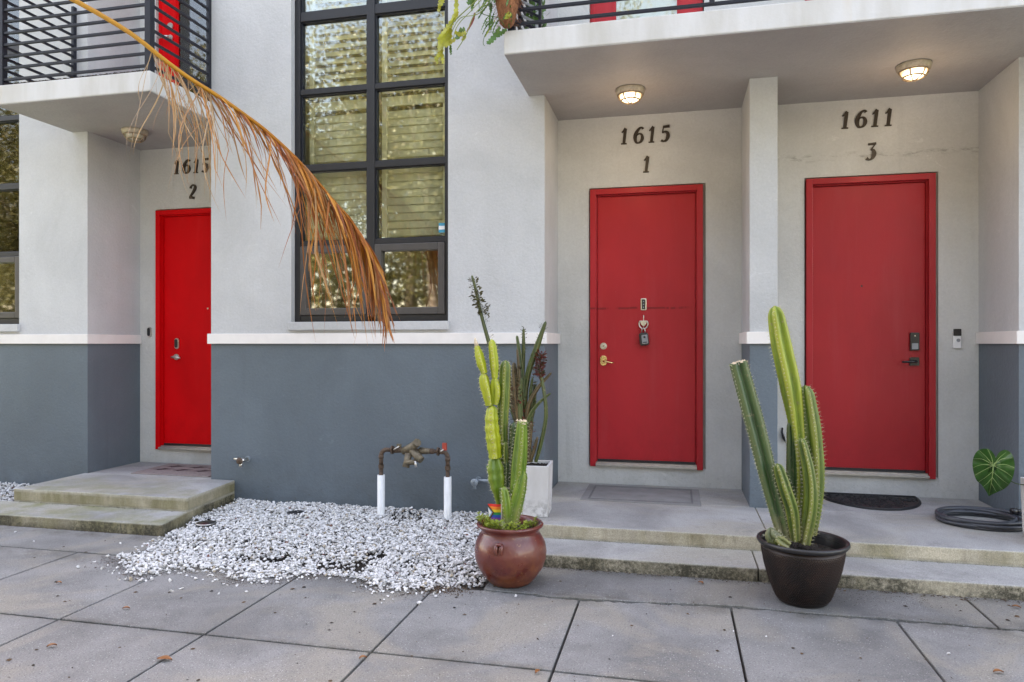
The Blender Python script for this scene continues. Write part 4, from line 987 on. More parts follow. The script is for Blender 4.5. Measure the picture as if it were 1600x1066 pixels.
def stem(name, parent, pts, rad, ribs=5, mat='cac_green', depth=.60, cut=False, spines=True, wave=0, seed=0, twist=0.0, sp_len=.015, dome=True, k=10, sp_gap=.022):
    """a ribbed column along the points; rad: list of radii at the points"""
    q = crom([tuple(p)+(r,) for p, r in zip(pts, rad)], k); P = [Vector(a[:3]) for a in q]; Rr = [a[3] for a in q]
    # resample evenly
    L = [0]
    for a, b_ in zip(P, P[1:]): L.append(L[-1]+(b_-a).length)
    N = max(8, int(L[-1]/.011)); PP, RR = [], []
    for i in range(N+1):
        s = L[-1]*i/N; j = 0
        while j < len(L)-2 and L[j+1] < s: j += 1
        t = (s-L[j])/max(1e-6, L[j+1]-L[j]); PP.append(P[j].lerp(P[j+1], min(1, t))); RR.append(Rr[j]*(1-t)+Rr[j+1]*t)
    tl = L[-1]; rt = RR[-1]
    lr = random.Random(seed*77+5)
    ph0 = lr.uniform(0, 6.28)
    for i in range(N+1):
        s = tl*i/N
        if dome and not cut:
            u = max(0, 1-(tl-s)/(rt*1.5)); RR[i] *= math.sqrt(max(.003, 1-u*u))
        if wave: RR[i] *= 1+wave*math.sin(s*2*math.pi/.06+ph0)
        RR[i] *= 1+.03*mn.noise((s*9, seed, 1.3))
    nseg = ribs*8; vs = []; crest = []
    T = [(PP[min(i+1, N)]-PP[max(i-1, 0)]).normalized() for i in range(N+1)]
    u = Vector((1, .35, 0)); u = (u-T[0]*u.dot(T[0])).normalized(); frames = []
    for i in range(N+1):
        u = (u-T[i]*u.dot(T[i])).normalized(); w = T[i].cross(u); frames.append((u.copy(), w.copy()))
        for j in range(nseg):
            a = 2*math.pi*j/nseg; c_ = abs(math.cos(a*ribs/2)); prof = 1-depth*(1-c_**1.1)
            aa = a+twist*i/N+ph0*.3
            notch = 1-.10*(c_**6)*(.5+.5*math.cos(tl*i/N*2*math.pi/sp_gap))
            vs.append(PP[i]+(u*math.cos(aa)+w*math.sin(aa))*RR[i]*prof*notch); crest.append(c_)
    g = MB(); fs = [(i*nseg+j, i*nseg+(j+1) % nseg, (i+1)*nseg+(j+1) % nseg, (i+1)*nseg+j) for i in range(N) for j in range(nseg)]
    g.add(vs, fs, 0, True)
    top = len(g.v); g.v.append(tuple(PP[-1]+T[-1]*(.0 if cut else rt*.02))); 
    for j in range(nseg): g.f.append((N*nseg+j, N*nseg+(j+1) % nseg, top)); g.m.append(1 if cut else 0); g.sm.append(not cut)
    o = g.build(name, [M[mat], M['cut']], parent)
    at_ = o.data.attributes.new('crest', 'FLOAT', 'POINT'); at_.data.foreach_set('value', crest+[0])
    if cut:
        c_ = MB(); tp = PP[-1]; uu, ww = frames[-1]
        for k_ in range(46):
            a = lr.uniform(0, 6.28); r_ = RR[-1]*lr.uniform(.45, .98)*(1-depth*(1-abs(math.cos((a-ph0*.3-twist)*ribs/2))**1.1)); p = tp+(uu*math.cos(a)+ww*math.sin(a))*r_-T[-1]*lr.uniform(0, .02); s3 = lr.uniform(.006, .013)
            c_.add([p+uu*s3, p+ww*s3, p-uu*s3, p-ww*s3, p+T[-1]*s3*1.2+uu*lr.uniform(-.004, .004)], [(0, 1, 4), (1, 2, 4), (2, 3, 4), (3, 0, 4)])
        c_.build('dry_end', M['cut'], o)
    if spines:
        s_ = MB(); st = max(1, int(round(sp_gap/(tl/N))))
        for i in range(1, N, st):
            for r_ in range(ribs):
                a = 2*math.pi*r_/ribs+twist*i/N+ph0*.3; uu, ww = frames[i]; dr = uu*math.cos(a)+ww*math.sin(a); bpt = PP[i]+dr*RR[i]*.97; tg = T[i].cross(dr)
                for _ in range(6):
                    d_ = (dr+tg*lr.uniform(-.9, .9)+T[i]*lr.uniform(-.8, .8)).normalized(); ln = sp_len*lr.uniform(.5, 1.7)
                    sd_ = d_.orthogonal().normalized()*.0008; sd2 = d_.cross(sd_).normalized()*.0008
                    s_.add([bpt+sd_, bpt-sd_*.5+sd2, bpt-sd_*.5-sd2, bpt+d_*ln], [(0, 1, 3), (1, 2, 3), (2, 0, 3)])
                # woolly areole
                s_.add([bpt+tg*.0011, bpt+T[i]*.0013, bpt-tg*.0011, bpt-T[i]*.0013, bpt+dr*.0013], [(0, 1, 4), (1, 2, 4), (2, 3, 4), (3, 0, 4)])
        s_.build('spines', M['spine'], o, kind='stuff')
    return o
def soil_disc(c, r, z, parent, n_=700):
    g = MB(); lr = random.Random(3)
    vs = [(c[0], c[1], z+.005)]; rings = 5
    for q in range(1, rings+1):
        for j in range(24): a = 6.283*j/24; vs.append((c[0]+r*q/rings*math.cos(a), c[1]+r*q/rings*math.sin(a), z+lr.uniform(-.006, .008)))
    fs = [(0, 1+j, 1+(j+1) % 24) for j in range(24)]+[(1+q*24+j, 1+q*24+(j+1) % 24, 1+(q+1)*24+(j+1) % 24, 1+(q+1)*24+j) for q in range(rings-1) for j in range(24)]
    g.add(vs, fs, 0, True)
    for _ in range(n_):
        rr = r*math.sqrt(lr.random())*.97; a = lr.uniform(0, 6.28); x, y = c[0]+rr*math.cos(a), c[1]+rr*math.sin(a); s = lr.uniform(.002, .007)
        g.add([(x-s, y-s*.5, z), (x+s, y-s*.4, z+s*.4), (x+s*.2, y+s, z+.2*s), (x, y, z+s*1.5)], [(0, 1, 3), (1, 2, 3), (2, 0, 3)])
    return g.build('potting_soil', M['soil'], parent)

# ---- cactus in the woven black pot
c2 = Vector((.705, 4.305, 0))
P2 = empty('potted_cactus', c2, 'tall green column cactus in a black woven pot before the pillar', 'potted plant')
g = MB(); zr = .352
prof = [(0, .002), (.128, .002), (.138, .010), (.160, .06), (.185, .13), (.205, .20), (.218, .27), (.224, zr-.03), (.216, zr-.03)]
g.lathe(prof, c2, 56, wob=lambda a, h: .0); pot = g.build('pot', M['woven'], P2)
# the weave: small raised knots in rows
g = MB(); rows = 30
for i in range(rows):
    h = .028+(zr-.075)*i/rows
    k0 = max(j for j in range(1, len(prof)-1) if prof[j][1] <= h); t = (h-prof[k0][1])/(prof[k0+1][1]-prof[k0][1]); r_ = prof[k0][0]*(1-t)+prof[k0+1][0]*t
    for j in range(96):
        a = 2*math.pi*(j+.5*(i % 2))/96; da = 2*math.pi/96*.40; dz = (zr-.075)/rows*.40
        vs = [(c2.x+(r_-.001)*math.cos(a+s*da), c2.y+(r_-.001)*math.sin(a+s*da), h+q*dz) for s, q in ((-1, -1), (1, -1), (1, 1), (-1, 1))]
        vs.append((c2.x+(r_+.0052)*math.cos(a), c2.y+(r_+.0052)*math.sin(a), h)); g.add(vs, [(0, 1, 4), (1, 2, 4), (2, 3, 4), (3, 0, 4)])
g.build('weave', M['woven'], pot, kind='stuff')
g = MB(); g.lathe([(.224, zr-.032), (.240, zr-.028), (.248, zr-.016), (.246, zr-.004), (.238, zr), (.228, zr-.002), (.222, zr-.010), (.212, zr-.09)], c2, 56); g.build('pot_rim', M['potrim'], pot)
soil_disc(c2, .214, zr-.075, P2)
y0 = c2.y
def pl2(pts, dy):  # pixel columns -> points in the pot's own depth
    return [onY(px, py, y0+dyy) for (px, py), dyy in zip(pts, dy if isinstance(dy, list) else [dy]*len(pts))]
stem('stem', P2, pl2([(1226, 842), (1207, 770), (1180, 665), (1153, 566)], [-.02, 0, .02, .03]), [.046, .062, .068, .062], 4, 'cac_dark', cut=True, seed=1, twist=.2)
stem('stem', P2, pl2([(1241, 845), (1241, 780), (1241, 720), (1238, 655)], [.05, .06, .06, .065]), [.046, .052, .052, .036], 4, 'cac_dark', seed=9, twist=.1)
stem('stem', P2, pl2([(1249, 800), (1250, 740), (1246, 680), (1236, 610), (1220, 535), (1210, 478)], [.03, .04, .045, .05, .05, .05]), [.030, .036, .042, .062, .060, .044], 4, 'cac_bright', seed=2, twist=.15)
stem('stem', P2, pl2([(1264, 835), (1272, 760), (1268, 680), (1257, 602)], [.06, .06, .06, .05]), [.046, .060, .062, .048], 4, 'cac_green', seed=3, twist=.2)
stem('stem', P2, pl2([(1256, 850), (1266, 790), (1264, 740), (1251, 684)], [-.05, -.04, -.03, -.02]), [.036, .042, .036, .026], 4, 'cac_green', seed=4, twist=.3)
stem('stem', P2, pl2([(1243, 845), (1238, 800), (1227, 765), (1214, 724)], [-.06, -.07, -.08, -.08]), [.030, .036, .037, .029], 4, 'cac_green', seed=5, twist=.1)
stem('stem', P2, pl2([(1232, 840), (1234, 780), (1238, 735)], .09), [.05, .055, .045], 5, 'cac_dark', seed=6)
stem('stem', P2, pl2([(1222, 848), (1207, 838), (1204, 824)], -.11), [.035, .045, .030], 4, 'cac_dark', seed=7)
stem('stem', P2, pl2([(1232, 854), (1218, 845), (1212, 838)], -.14), [.030, .036, .024], 4, 'cac_green', seed=8)

# ---- cactus in the terracotta pot
c1 = Vector((-.985, 4.24, 0))
P1 = empty('potted_cactus', c1, 'yellow green jointed cactus in a round terracotta pot at the gravel edge', 'potted plant')
g = MB(); g.lathe([(0, .002), (.120, .002), (.132, .012), (.165, .05), (.198, .10), (.216, .155), (.220, .20), (.212, .25), (.192, .290), (.178, .312), (.176, .325), (.188, .340), (.202, .350), (.205, .360), (.198, .368), (.184, .366), (.172, .350), (.165, .30), (.17, .27)], c1, 64, wob=lambda a, h: .010*math.sin(3*a+h*9)+.006*math.sin(5*a+2))
pot = g.build('pot', M['terra'], P1)
g = MB()   # moulded lug on the front
a0 = -math.pi/2-.10
for s in (-1, 1):
    g.tube([(c1.x+(.197+.016*math.sin(t*3.14))*math.cos(a0)+s*.016, c1.y+(.200+.016*math.sin(t*3.14))*math.sin(a0), .285-.075*t) for t in [i/6 for i in range(7)]], [.006, .011, .012, .012, .011, .009, .005], 8)
g.tube([(c1.x+.207*math.cos(a0)+s*.016, c1.y+.210*math.sin(a0), .282) for s in (-1, 0, 1)], .010, 8)
g.build('pot_lug', M['terra'], pot)
soil_disc(c1, .167, .315, P1)
def pl1(pts, dy):
    return [onY(px, py, c1.y+dyy) for (px, py), dyy in zip(pts, dy if isinstance(dy, list) else [dy]*len(pts))]
# the jointed lime branches
stem('stem', P1, pl1([(783, 800), (780, 779), (776, 750), (772, 712)], [-.0, 0, 0, 0]), [.030, .030, .056, .050], 3, 'cac_front', wave=.05, seed=11, depth=.5, k=8)
stem('stem', P1, pl1([(774, 716), (771, 690), (768, 660), (769, 633)], 0), [.044, .050, .046, .038], 3, 'cac_lime', wave=.06, seed=12, depth=.45, k=8)
stem('stem', P1, pl1([(765, 634), (761, 612), (757, 596), (756, 582)], 0), [.026, .036, .036, .022], 3, 'cac_lime', seed=13, depth=.45, wave=.03)
stem('stem', P1, pl1([(757, 584), (752, 568), (748, 552), (744, 538)], 0), [.020, .031, .028, .015], 3, 'cac_lime', seed=14, depth=.45, wave=.04)
g = MB(); g.tube(pl1([(745, 541), (743, 534), (742, 528)], 0), [.015, .010, .004], 8); g.build('dry_tip', M['cut'], P1)
stem('stem', P1, pl1([(773, 632), (775, 615), (774, 602), (773, 589)], .01), [.028, .035, .034, .022], 3, 'cac_lime', seed=15, depth=.45, wave=.03)
stem('stem', P1, pl1([(773, 591), (772, 570), (770, 548), (768, 530)], .01), [.020, .030, .029, .020], 3, 'cac_lime', seed=16, depth=.45, wave=.04)
stem('stem', P1, pl1([(790, 800), (787, 740), (785, 670), (787, 620), (790, 563)], .07), [.036, .038, .038, .042, .036], 5, 'cac_green', seed=17, depth=.3)
stem('stem', P1, pl1([(800, 800), (801, 760), (802, 710), (803, 660)], .06), [.030, .036, .034, .030], 5, 'cac_dark', seed=18, depth=.35)
stem('stem', P1, pl1([(806, 800), (809, 750), (813, 705), (816, 658)], -.02), [.040, .047, .046, .030], 4, 'cac_front', seed=19, cut=True, depth=.3)
stem('stem', P1, pl1([(799, 822), (806, 790), (813, 762), (818, 735)], [-.06, -.05, -.04, -.03]), [.038, .048, .042, .030], 4, 'cac_front', seed=20, depth=.35)
stem('stem', P1, pl1([(793, 818), (792, 795), (790, 778), (787, 760)], -.07), [.024, .034, .032, .024], 4, 'cac_front', seed=21, depth=.35)
stem('stem', P1, pl1([(790, 790), (790, 760), (791, 740), (791, 720)], .02), [.024, .026, .026, .020], 4, 'cac_dark', seed=22)
stem('stem', P1, pl1([(790, 724), (789, 710), (789, 690)], .02), [.018, .024, .018], 4, 'cac_green', seed=23)
stem('stem', P1, pl1([(788, 830), (785, 822), (783, 812)], -.10), [.028, .030, .022], 3, 'cac_front', seed=24)
stem('stem', P1, pl1([(770, 742), (763, 731), (760, 728)], .0), [.012, .012, .006], 3, 'cac_front', seed=25, spines=False)
# trailing succulents around the rim
M['succ'] = leafy('yellow_green_succulent', (.20, .27, .02), .4, .2, vscale=30)
g = MB(); lr = random.Random(5)
for _ in range(150):
    a = lr.uniform(0, 6.28); rr = .165*math.sqrt(lr.uniform(.25, 1.0))
    if math.sin(a) > .3 and lr.random() < .6: continue
    over = lr.random() < .22
    if over: a = lr.uniform(3.3, 5.4); rr = lr.uniform(.16, .20)
    base = Vector((c1.x+rr*math.cos(a), c1.y+rr*math.sin(a), .325 if rr < .16 else .368)); hgt = lr.uniform(.015, .05)
    if a > 3 and a < 4.4 and rr > .13: hgt += .012
    tip = base+Vector((lr.gauss(0, .015), lr.gauss(0, .015)-.008, hgt))
    g.tube([base, tip], .0015, 4)
    for k in range(9):
        b_ = 6.283*k/9+lr.uniform(-.2, .2); el = lr.uniform(.1, .9); ln = lr.uniform(.012, .024); d_ = Vector((math.cos(b_)*math.cos(el), math.sin(b_)*math.cos(el), math.sin(el))); s_ = d_.cross(Vector((0, 0, 1))).normalized()*.0035
        st_ = tip-Vector((0, 0, .004*k/2)); md = st_+d_*ln*.55
        g.add([st_, md+s_, st_+d_*ln, md-s_, md+Vector((0, 0, .003))], [(0, 1, 4), (1, 2, 4), (2, 3, 4), (3, 0, 4)], 0, True)
g.build('succulent_cover', M['succ'], P1, kind='stuff')
# dead twigs against the stems
g = MB()
for k in range(9):
    a = Vector((c1.x-.02+lr.uniform(-.04, .05), c1.y-.05+lr.uniform(-.03, .03), .34)); g.tube([a, a+Vector((lr.gauss(0, .02), lr.gauss(0, .01), .06)), a+Vector((lr.gauss(0, .03), lr.gauss(0, .02), lr.uniform(.09, .17)))], [.003, .002, .001], 5)
g.build('dry_twigs', plain('dry_twig', (.34, .27, .20), .9), P1, kind='stuff')
# small flag stuck in the pot
Fc = [onY(*p, c1.y-.05) for p in ((762, 787.5), (783, 788), (782, 814), (765.5, 812))]
Fl = empty('pride_flag', (Fc[1].x, c1.y-.05, .33), 'tiny rainbow progress flag on a stick in the terracotta pot', 'flag')
cols = [(.65, .03, .02), (.75, .22, .02), (.72, .52, .02), (.03, .25, .06), (.03, .08, .40), (.18, .04, .30)]
FM = [plain('flag_colour', c_, .7, bstr=0, var=.03) for c_ in cols+[(.75, .75, .75), (.62, .30, .34), (.20, .42, .55), (.16, .07, .04), (.015, .015, .015)]]
tl, tr_, br_, bl = Fc; g = MB(); nx_ = 10
def fp(u, v): # u from the left
    p = (tl*(1-u)+tr_*u)*(1-v)+(bl*(1-u)+br_*u)*v; return Vector((p.x, c1.y-.05+.004*math.sin(u*7+v*2), p.z))
for r_ in range(6):
    for k in range(nx_): g.add([fp(k/nx_, r_/6), fp(k/nx_, (r_+1)/6), fp((k+1)/nx_, (r_+1)/6), fp((k+1)/nx_, r_/6)], [(0, 1, 2, 3)], r_)
g.build('flag_cloth', FM, Fl)
g = MB()
for idx, (a0, mi) in enumerate(((.00, 6), (.14, 7), (.22, 8), (.30, 9), (.38, 10))):
    a1 = [.14, .22, .30, .38, .46][idx]
    off = Vector((0, -.006, 0))
    if idx == 0: g.add([fp(0, .22)+off, fp(0, .78)+off, fp(.20, .5)+off], [(0, 1, 2)], mi)
    else:
        v0, v1 = .5-(a0/.46)*.5, .5-(a1/.46)*.5
        g.add([fp(0, v1)+off, fp(0, v0)+off, fp(a0*1.05-.0, .5)+off, fp(a1*1.05, .5)+off], [(0, 1, 2, 3)], mi)
        g.add([fp(0, 1-v1)+off, fp(0, 1-v0)+off, fp(a0*1.05, .5)+off, fp(a1*1.05, .5)+off], [(0, 1, 2, 3)], mi)
g.build('flag_chevrons', FM, Fl)
g = MB(); g.tube([(Fc[1].x+.001, c1.y-.046, .325), (Fc[1].x+.001, c1.y-.046, Fc[1].z+.012)], .0022, 6); g.build('flag_stick', M['whitep'], Fl)

# ---- white square planter with the dark euphorbia
fr_ = Vector((-.912, 5.125, LZ)); wd = .285; th_ = .378; yaw = R(3)
P3 = empty('potted_euphorbia', (fr_.x-wd/2, fr_.y+wd/2, LZ), 'dark spindly euphorbia in a square white planter behind the terracotta pot', 'potted plant')
def rot(p, c, a): x, y = p[0]-c[0], p[1]-c[1]; return (c[0]+x*math.cos(a)-y*math.sin(a), c[1]+x*math.sin(a)+y*math.cos(a), p[2])
def square_pot(cx_, cy_, w, h, ang, parent):
    g = MB(); o, i_ = w/2, w/2-.02; b_ = o*.93
    vs = [(sx_*b_, sy_*b_, 0) for sx_, sy_ in ((-1, -1), (1, -1), (1, 1), (-1, 1))]+[(sx_*o, sy_*o, h) for sx_, sy_ in ((-1, -1), (1, -1), (1, 1), (-1, 1))]+[(sx_*i_, sy_*i_, h) for sx_, sy_ in ((-1, -1), (1, -1), (1, 1), (-1, 1))]+[(sx_*i_, sy_*i_, h-.05) for sx_, sy_ in ((-1, -1), (1, -1), (1, 1), (-1, 1))]
    vs = [rot((cx_+x, cy_+y, LZ+.001+z), (cx_, cy_), ang) for x, y, z in vs]
    fs = [(3, 2, 1, 0)]+[(a+4*k, (a+1) % 4+4*k, (a+1) % 4+4*(k+1), a+4*(k+1)) for k in range(3) for a in range(4)]
    g.add(vs, fs); return g.build('planter', M['wplant'], parent, bevel=.006, seg=3)
px_, py_ = fr_.x-wd/2, fr_.y+wd/2
square_pot(px_, py_, wd, th_, yaw, P3)
g = MB(); g.box(px_-.115, px_+.115, py_-.115, py_+.115, LZ+.2, LZ+th_-.022); 
for _ in range(500):
    x, y = px_+lr.uniform(-.115, .115), py_+lr.uniform(-.115, .115); s = lr.uniform(.003, .009); z = LZ+th_-.022
    g.add([(x-s, y-s*.5, z), (x+s, y-s*.4, z), (x+s*.2, y+s, z), (x, y, z+s)], [(0, 1, 3), (1, 2, 3), (2, 0, 3)])
g.build('potting_soil', M['soil'], P3)
def pl3(pts, dy=0): return [onY(px, py, py_+dyy) for (px, py), dyy in zip(pts, dy if isinstance(dy, list) else [dy]*len(pts))]
def es(pts, rad, seed, mat='euph', dy=0, ribs=4): return stem('stem', P3, pl3(pts, dy), [r*.88 for r in rad], ribs, mat, depth=.35, seed=seed, spines=False, k=8)
def leaves(pts, n_, spread, ln, seed, mat='euleaf', dy=0, parent=None, droop=0):
    q = crv(pl3(pts, dy), 6); g = MB(); l2 = random.Random(seed)
    for _ in range(n_):
        t = l2.random()*(len(q)-1); i = min(int(t), len(q)-2); p = q[i].lerp(q[i+1], t-i); ax = (q[i+1]-q[i]).normalized()
        d_ = (Vector((l2.gauss(0, 1), l2.gauss(0, 1), l2.gauss(0, 1)))); d_ = (d_-ax*d_.dot(ax)*.7).normalized(); d_ = (d_+ax*.3+Vector((0, 0, -droop))).normalized()
        a = p+d_*spread*l2.uniform(.3, 1); L_ = ln*l2.uniform(.6, 1.3); s_ = d_.cross(Vector((.3, .5, .8))).normalized()*L_*.28
        g.add([a, a+d_*L_*.5+s_, a+d_*L_, a+d_*L_*.5-s_], [(0, 1, 2, 3)], 0, True)
        g.tube([p, a], .0008, 3, cap=False)
    return g.build('small_leaves', M[mat], P3, kind='stuff')
es([(826, 722), (800, 640), (783, 585), (768, 548), (752, 492), (744, 455), (737, 430)], [.018, .019, .020, .020, .016, .014, .010], 31, dy=.02)
leaves([(760, 500), (752, 480), (745, 462), (739, 436)], 130, .030, .024, 1, dy=.02)
leaves([(758, 488), (750, 472), (744, 458)], 90, .040, .032, 2, dy=.0, droop=.3)
leaves([(768, 530), (758, 500)], 14, .03, .012, 21, dy=.02)
es([(824, 722), (818, 690), (811, 655), (806, 610), (803, 566)], [.030, .040, .045, .036, .020], 32, 'euph_br', ribs=5)
es([(826, 722), (822, 690), (812, 650), (812, 600), (808, 545)], [.016, .020, .024, .020, .010], 42, 'euph_br', dy=-.02, ribs=5)
es([(825, 720), (822, 654), (818, 600), (813, 560), (807.5, 524)], [.020, .021, .020, .021, .014], 33, dy=.01)
es([(828, 722), (823, 650), (817, 600), (818, 550), (818, 513)], [.016, .018, .018, .017, .011], 34, dy=.04)
leaves([(817, 560), (819, 535), (818, 512)], 70, .020, .014, 3, dy=.04)
es([(830, 722), (821, 640), (824, 590), (838, 545), (853, 502)], [.018, .022, .026, .028, .014], 35, dy=.02)
leaves([(830, 570), (840, 538), (850, 510)], 50, .030, .014, 4, dy=.02)
es([(837, 722), (846, 690), (853, 650), (850, 612), (843, 580)], [.017, .018, .018, .016, .014], 36, dy=-.03)
leaves([(843, 592), (843, 578), (844, 565), (845, 552)], 190, .028, .030, 5, 'bud', dy=-.03)
leaves([(843, 586), (843, 570), (845, 556)], 90, .026, .030, 15, 'euleaf', dy=-.03)
es([(824, 700), (824, 643), (838, 610), (862, 582)], [.016, .022, .018, .010], 37, 'euph_br', dy=-.02)
es([(824, 690), (826, 655), (840, 632), (861, 614)], [.015, .020, .016, .010], 38, 'euph', dy=-.03)
es([(825, 720), (828, 690), (830, 660)], [.016, .020, .014], 39, 'euph_br', dy=-.05)
leaves([(826, 720), (829, 690), (830, 660)], 60, .025, .018, 6, 'bud', dy=-.05)
es([(828, 722), (834, 705), (840, 682)], [.012, .016, .012], 40, 'euph_br', dy=-.05)
leaves([(832, 710), (838, 690)], 50, .020, .018, 7, 'euleaf', dy=-.05)
es([(821, 690), (833, 640), (836, 600)], [.016, .022, .014], 41, 'euph', dy=.03)
leaves([(822, 690), (812, 640), (806, 600)], 40, .045, .020, 8, 'euleaf', dy=0)

leaves([(818, 700), (810, 655), (806, 610), (803, 570)], 150, .050, .030, 60, 'euleaf', dy=-.02)
leaves([(815, 690), (812, 640), (806, 600)], 70, .050, .030, 61, 'bud', dy=-.03)
es([(822, 700), (806, 650), (798, 615), (797, 585)], [.020, .024, .020, .010], 62, 'euph_br', dy=.0)
es([(824, 700), (815, 660), (813, 620), (815, 590)], [.020, .024, .022, .012], 63, 'euph', dy=-.03, ribs=5)
es([(826, 700), (830, 660), (829, 620), (832, 590)], [.018, .022, .020, .010], 64, 'euph', dy=.0)
leaves([(832, 640), (831, 610), (833, 585)], 60, .035, .022, 65, 'euleaf', dy=.0)
# ---- white planter at the right edge with the big heart-shaped leaf
P4 = empty('potted_philodendron', (2.36, 5.50, LZ), 'large heart-shaped leaf with pale veins rising from a white planter at the right edge', 'potted plant')
q_ = onZ(1591, 840, LZ)
square_pot(q_.x+.165, q_.y-.155, .31, .40, 0, P4)
g = MB(); g.box(q_.x+.04, q_.x+.29, q_.y-.28, q_.y-.03, LZ+.2, LZ+.375); g.build('potting_soil', M['soil'], P4)
Yl = q_.y-.10
def LP(px, py, d_=0): return onY(px, py, Yl+d_)
ctr = (1552, 727.5)     # where the stalk meets the blade
M['leafg'] = leafy('philodendron_leaf', (.020, .080, .006), .45, .25, .38, 14); M['vein'] = plain('leaf_vein', (.26, .36, .12), .5, bstr=0)
out = [(1556, 716), (1561, 707), (1570, 703), (1579, 707), (1584, 717), (1585.5, 730), (1583, 745), (1577, 757), (1569, 764), (1561, 768), (1552, 772), (1545, 775), (1541, 768), (1533, 757), (1526, 751), (1522, 741), (1519.5, 728), (1521, 715), (1527, 705), (1537, 701), (1547, 703), (1554, 711)]
out = [p[:2] for p in crom([(a, b_) for a, b_ in out], 3)]
g = MB(); vs = [LP(*ctr, .0)]; rings = 5; n_o = len(out)
def leafd(px, py):
    dx, dy = (px-ctr[0])/34, (py-ctr[1])/40; r_ = math.hypot(dx, dy); a = math.atan2(dy, dx)
    return .038*r_*r_+.012*math.cos(a*11+.6)*r_*r_+.008*math.sin(a*23)*r_**3-.02*dy*dy+.045*dy+.02*abs(dx)
for k in range(1, rings+1):
    for (px, py) in out:
        qx, qy = ctr[0]+(px-ctr[0])*k/rings, ctr[1]+(py-ctr[1])*k/rings; vs.append(LP(qx, qy, leafd(qx, qy)))
fs = [(0, 1+j, 1+(j+1) % n_o) for j in range(n_o)]+[(1+k*n_o+j, 1+k*n_o+(j+1) % n_o, 1+(k+1)*n_o+(j+1) % n_o, 1+(k+1)*n_o+j) for k in range(rings-1) for j in range(n_o)]
g.add(vs, fs, 0, True); lf = g.build('leaf', M['leafg'], P4)
g = MB()
def vein(a, b_, c_, r0, r1):
    pts = crom([a, b_, c_], 5); g.tube([LP(px, py, leafd(px, py)-.0025) for px, py in pts], [r0+(r1-r0)*i/(len(pts)-1) for i in range(len(pts))], 5)
vein(ctr, (1550, 748), (1545.5, 773), .0032, .0009)
for e_ in ((1583, 716, 1566, 717), (1585, 731, 1570, 726), (1582, 746, 1570, 737), (1572, 707, 1562, 715), (1521, 717, 1536, 718), (1520, 731, 1535, 726), (1523, 743, 1537, 735), (1530, 704, 1541, 714), (1543, 702, 1549, 714)):
    vein(ctr, (e_[2], e_[3]), (e_[0], e_[1]), .0021, .0007)
for s0, e_ in (((1551, 737), (1576, 757, 1565, 749)), ((1550.5, 746), (1567, 765, 1560, 758)), ((1549, 755), (1557, 769, 1554, 764)), ((1551, 737), (1529, 753, 1540, 746)), ((1550, 747), (1536, 761, 1543, 755))):
    vein(s0, (e_[2], e_[3]), (e_[0], e_[1]), .0017, .0006)
g.build('vein', M['vein'], lf)
g = MB(); pa = LP(*ctr, .01); g.tube(crv([pa, pa+Vector((.06, .05, -.02)), pa+Vector((.15, .06, -.12)), Vector((q_.x+.16, q_.y-.15, LZ+.37))], 8), [.0035]*24+[.006], 8); g.build('leaf_stalk', M['euph'], P4)

# ================================================================== DRY PALM FROND
m, n, l, b = new_mat('dry_frond_leaflet'); gi = n.new('ShaderNodeNewGeometry'); co = coords(n, l); at = n.new('ShaderNodeAttribute'); at.attribute_name = 'tone'
l.new(at.outputs['Color'], b.inputs['Base Color']); b.inputs['Roughness'].default_value = .55
t = n.new('ShaderNodeBsdfTranslucent'); l.new(at.outputs['Color'], t.inputs['Color']); mx = n.new('ShaderNodeMixShader'); mx.inputs[0].default_value = .3
l.new(b.outputs[0], mx.inputs[1]); l.new(t.outputs[0], mx.inputs[2]); l.new(mx.outputs[0], n['Material Output'].inputs['Surface']); M['frond'] = m
FY = 4.62
fpx = [(-60, -95), (20, -52), (115, 0), (165, 28), (212, 58), (262, 98), (300, 125), (343, 152), (380, 178), (415, 204), (455, 240), (490, 277), (520, 312), (548, 345), (572, 382), (590, 425), (602, 468), (608, 505)]
fy = [0, 0, 0, 0, 0, 0, 0, .0, .0, .02, .03, .05, .06, .07, .08, .08, .08, .08]
RP = [onY(px, py, FY+dy) for (px, py), dy in zip(fpx, fy)]
FR = empty('dry_palm_frond', RP[2], 'dead orange brown palm frond hanging across the facade from the top left', 'palm frond')
q = crv(RP, 6); nq = len(q)
rr = [max(.0025, .022*(1-(i/nq))**.62) for i in range(nq)]
rr = [.021-.006*min(1, i/nq/.45) if i/nq < .45 else max(.002, .015*(1-(i/nq-.45)/.55)**.9) for i in range(nq)]
m, n, l, b = new_mat('frond_stalk'); sx = n.new('ShaderNodeSeparateXYZ'); gg = n.new('ShaderNodeNewGeometry'); l.new(gg.outputs['Position'], sx.inputs[0]); co = coords(n, l)
c = mixc(n, l, ramp(n, l, sx.outputs['X'], -3.5, -2.6), (.34, .165, .001), (.26, .09, .004))
c = mixc(n, l, mth(n, l, 'MULTIPLY', ramp(n, l, noise(n, l, 30, 5, .7, co), .5, .65), .5), c, (.28, .09, .01)); l.new(c, b.inputs['Base Color']); b.inputs['Roughness'].default_value = .6; b.inputs['Specular IOR Level'].default_value = .25; M['stalk'] = m
g = MB(); g.tube(q, rr, 8); g.build('frond_stalk', M['stalk'], FR)
fr = random.Random(21)
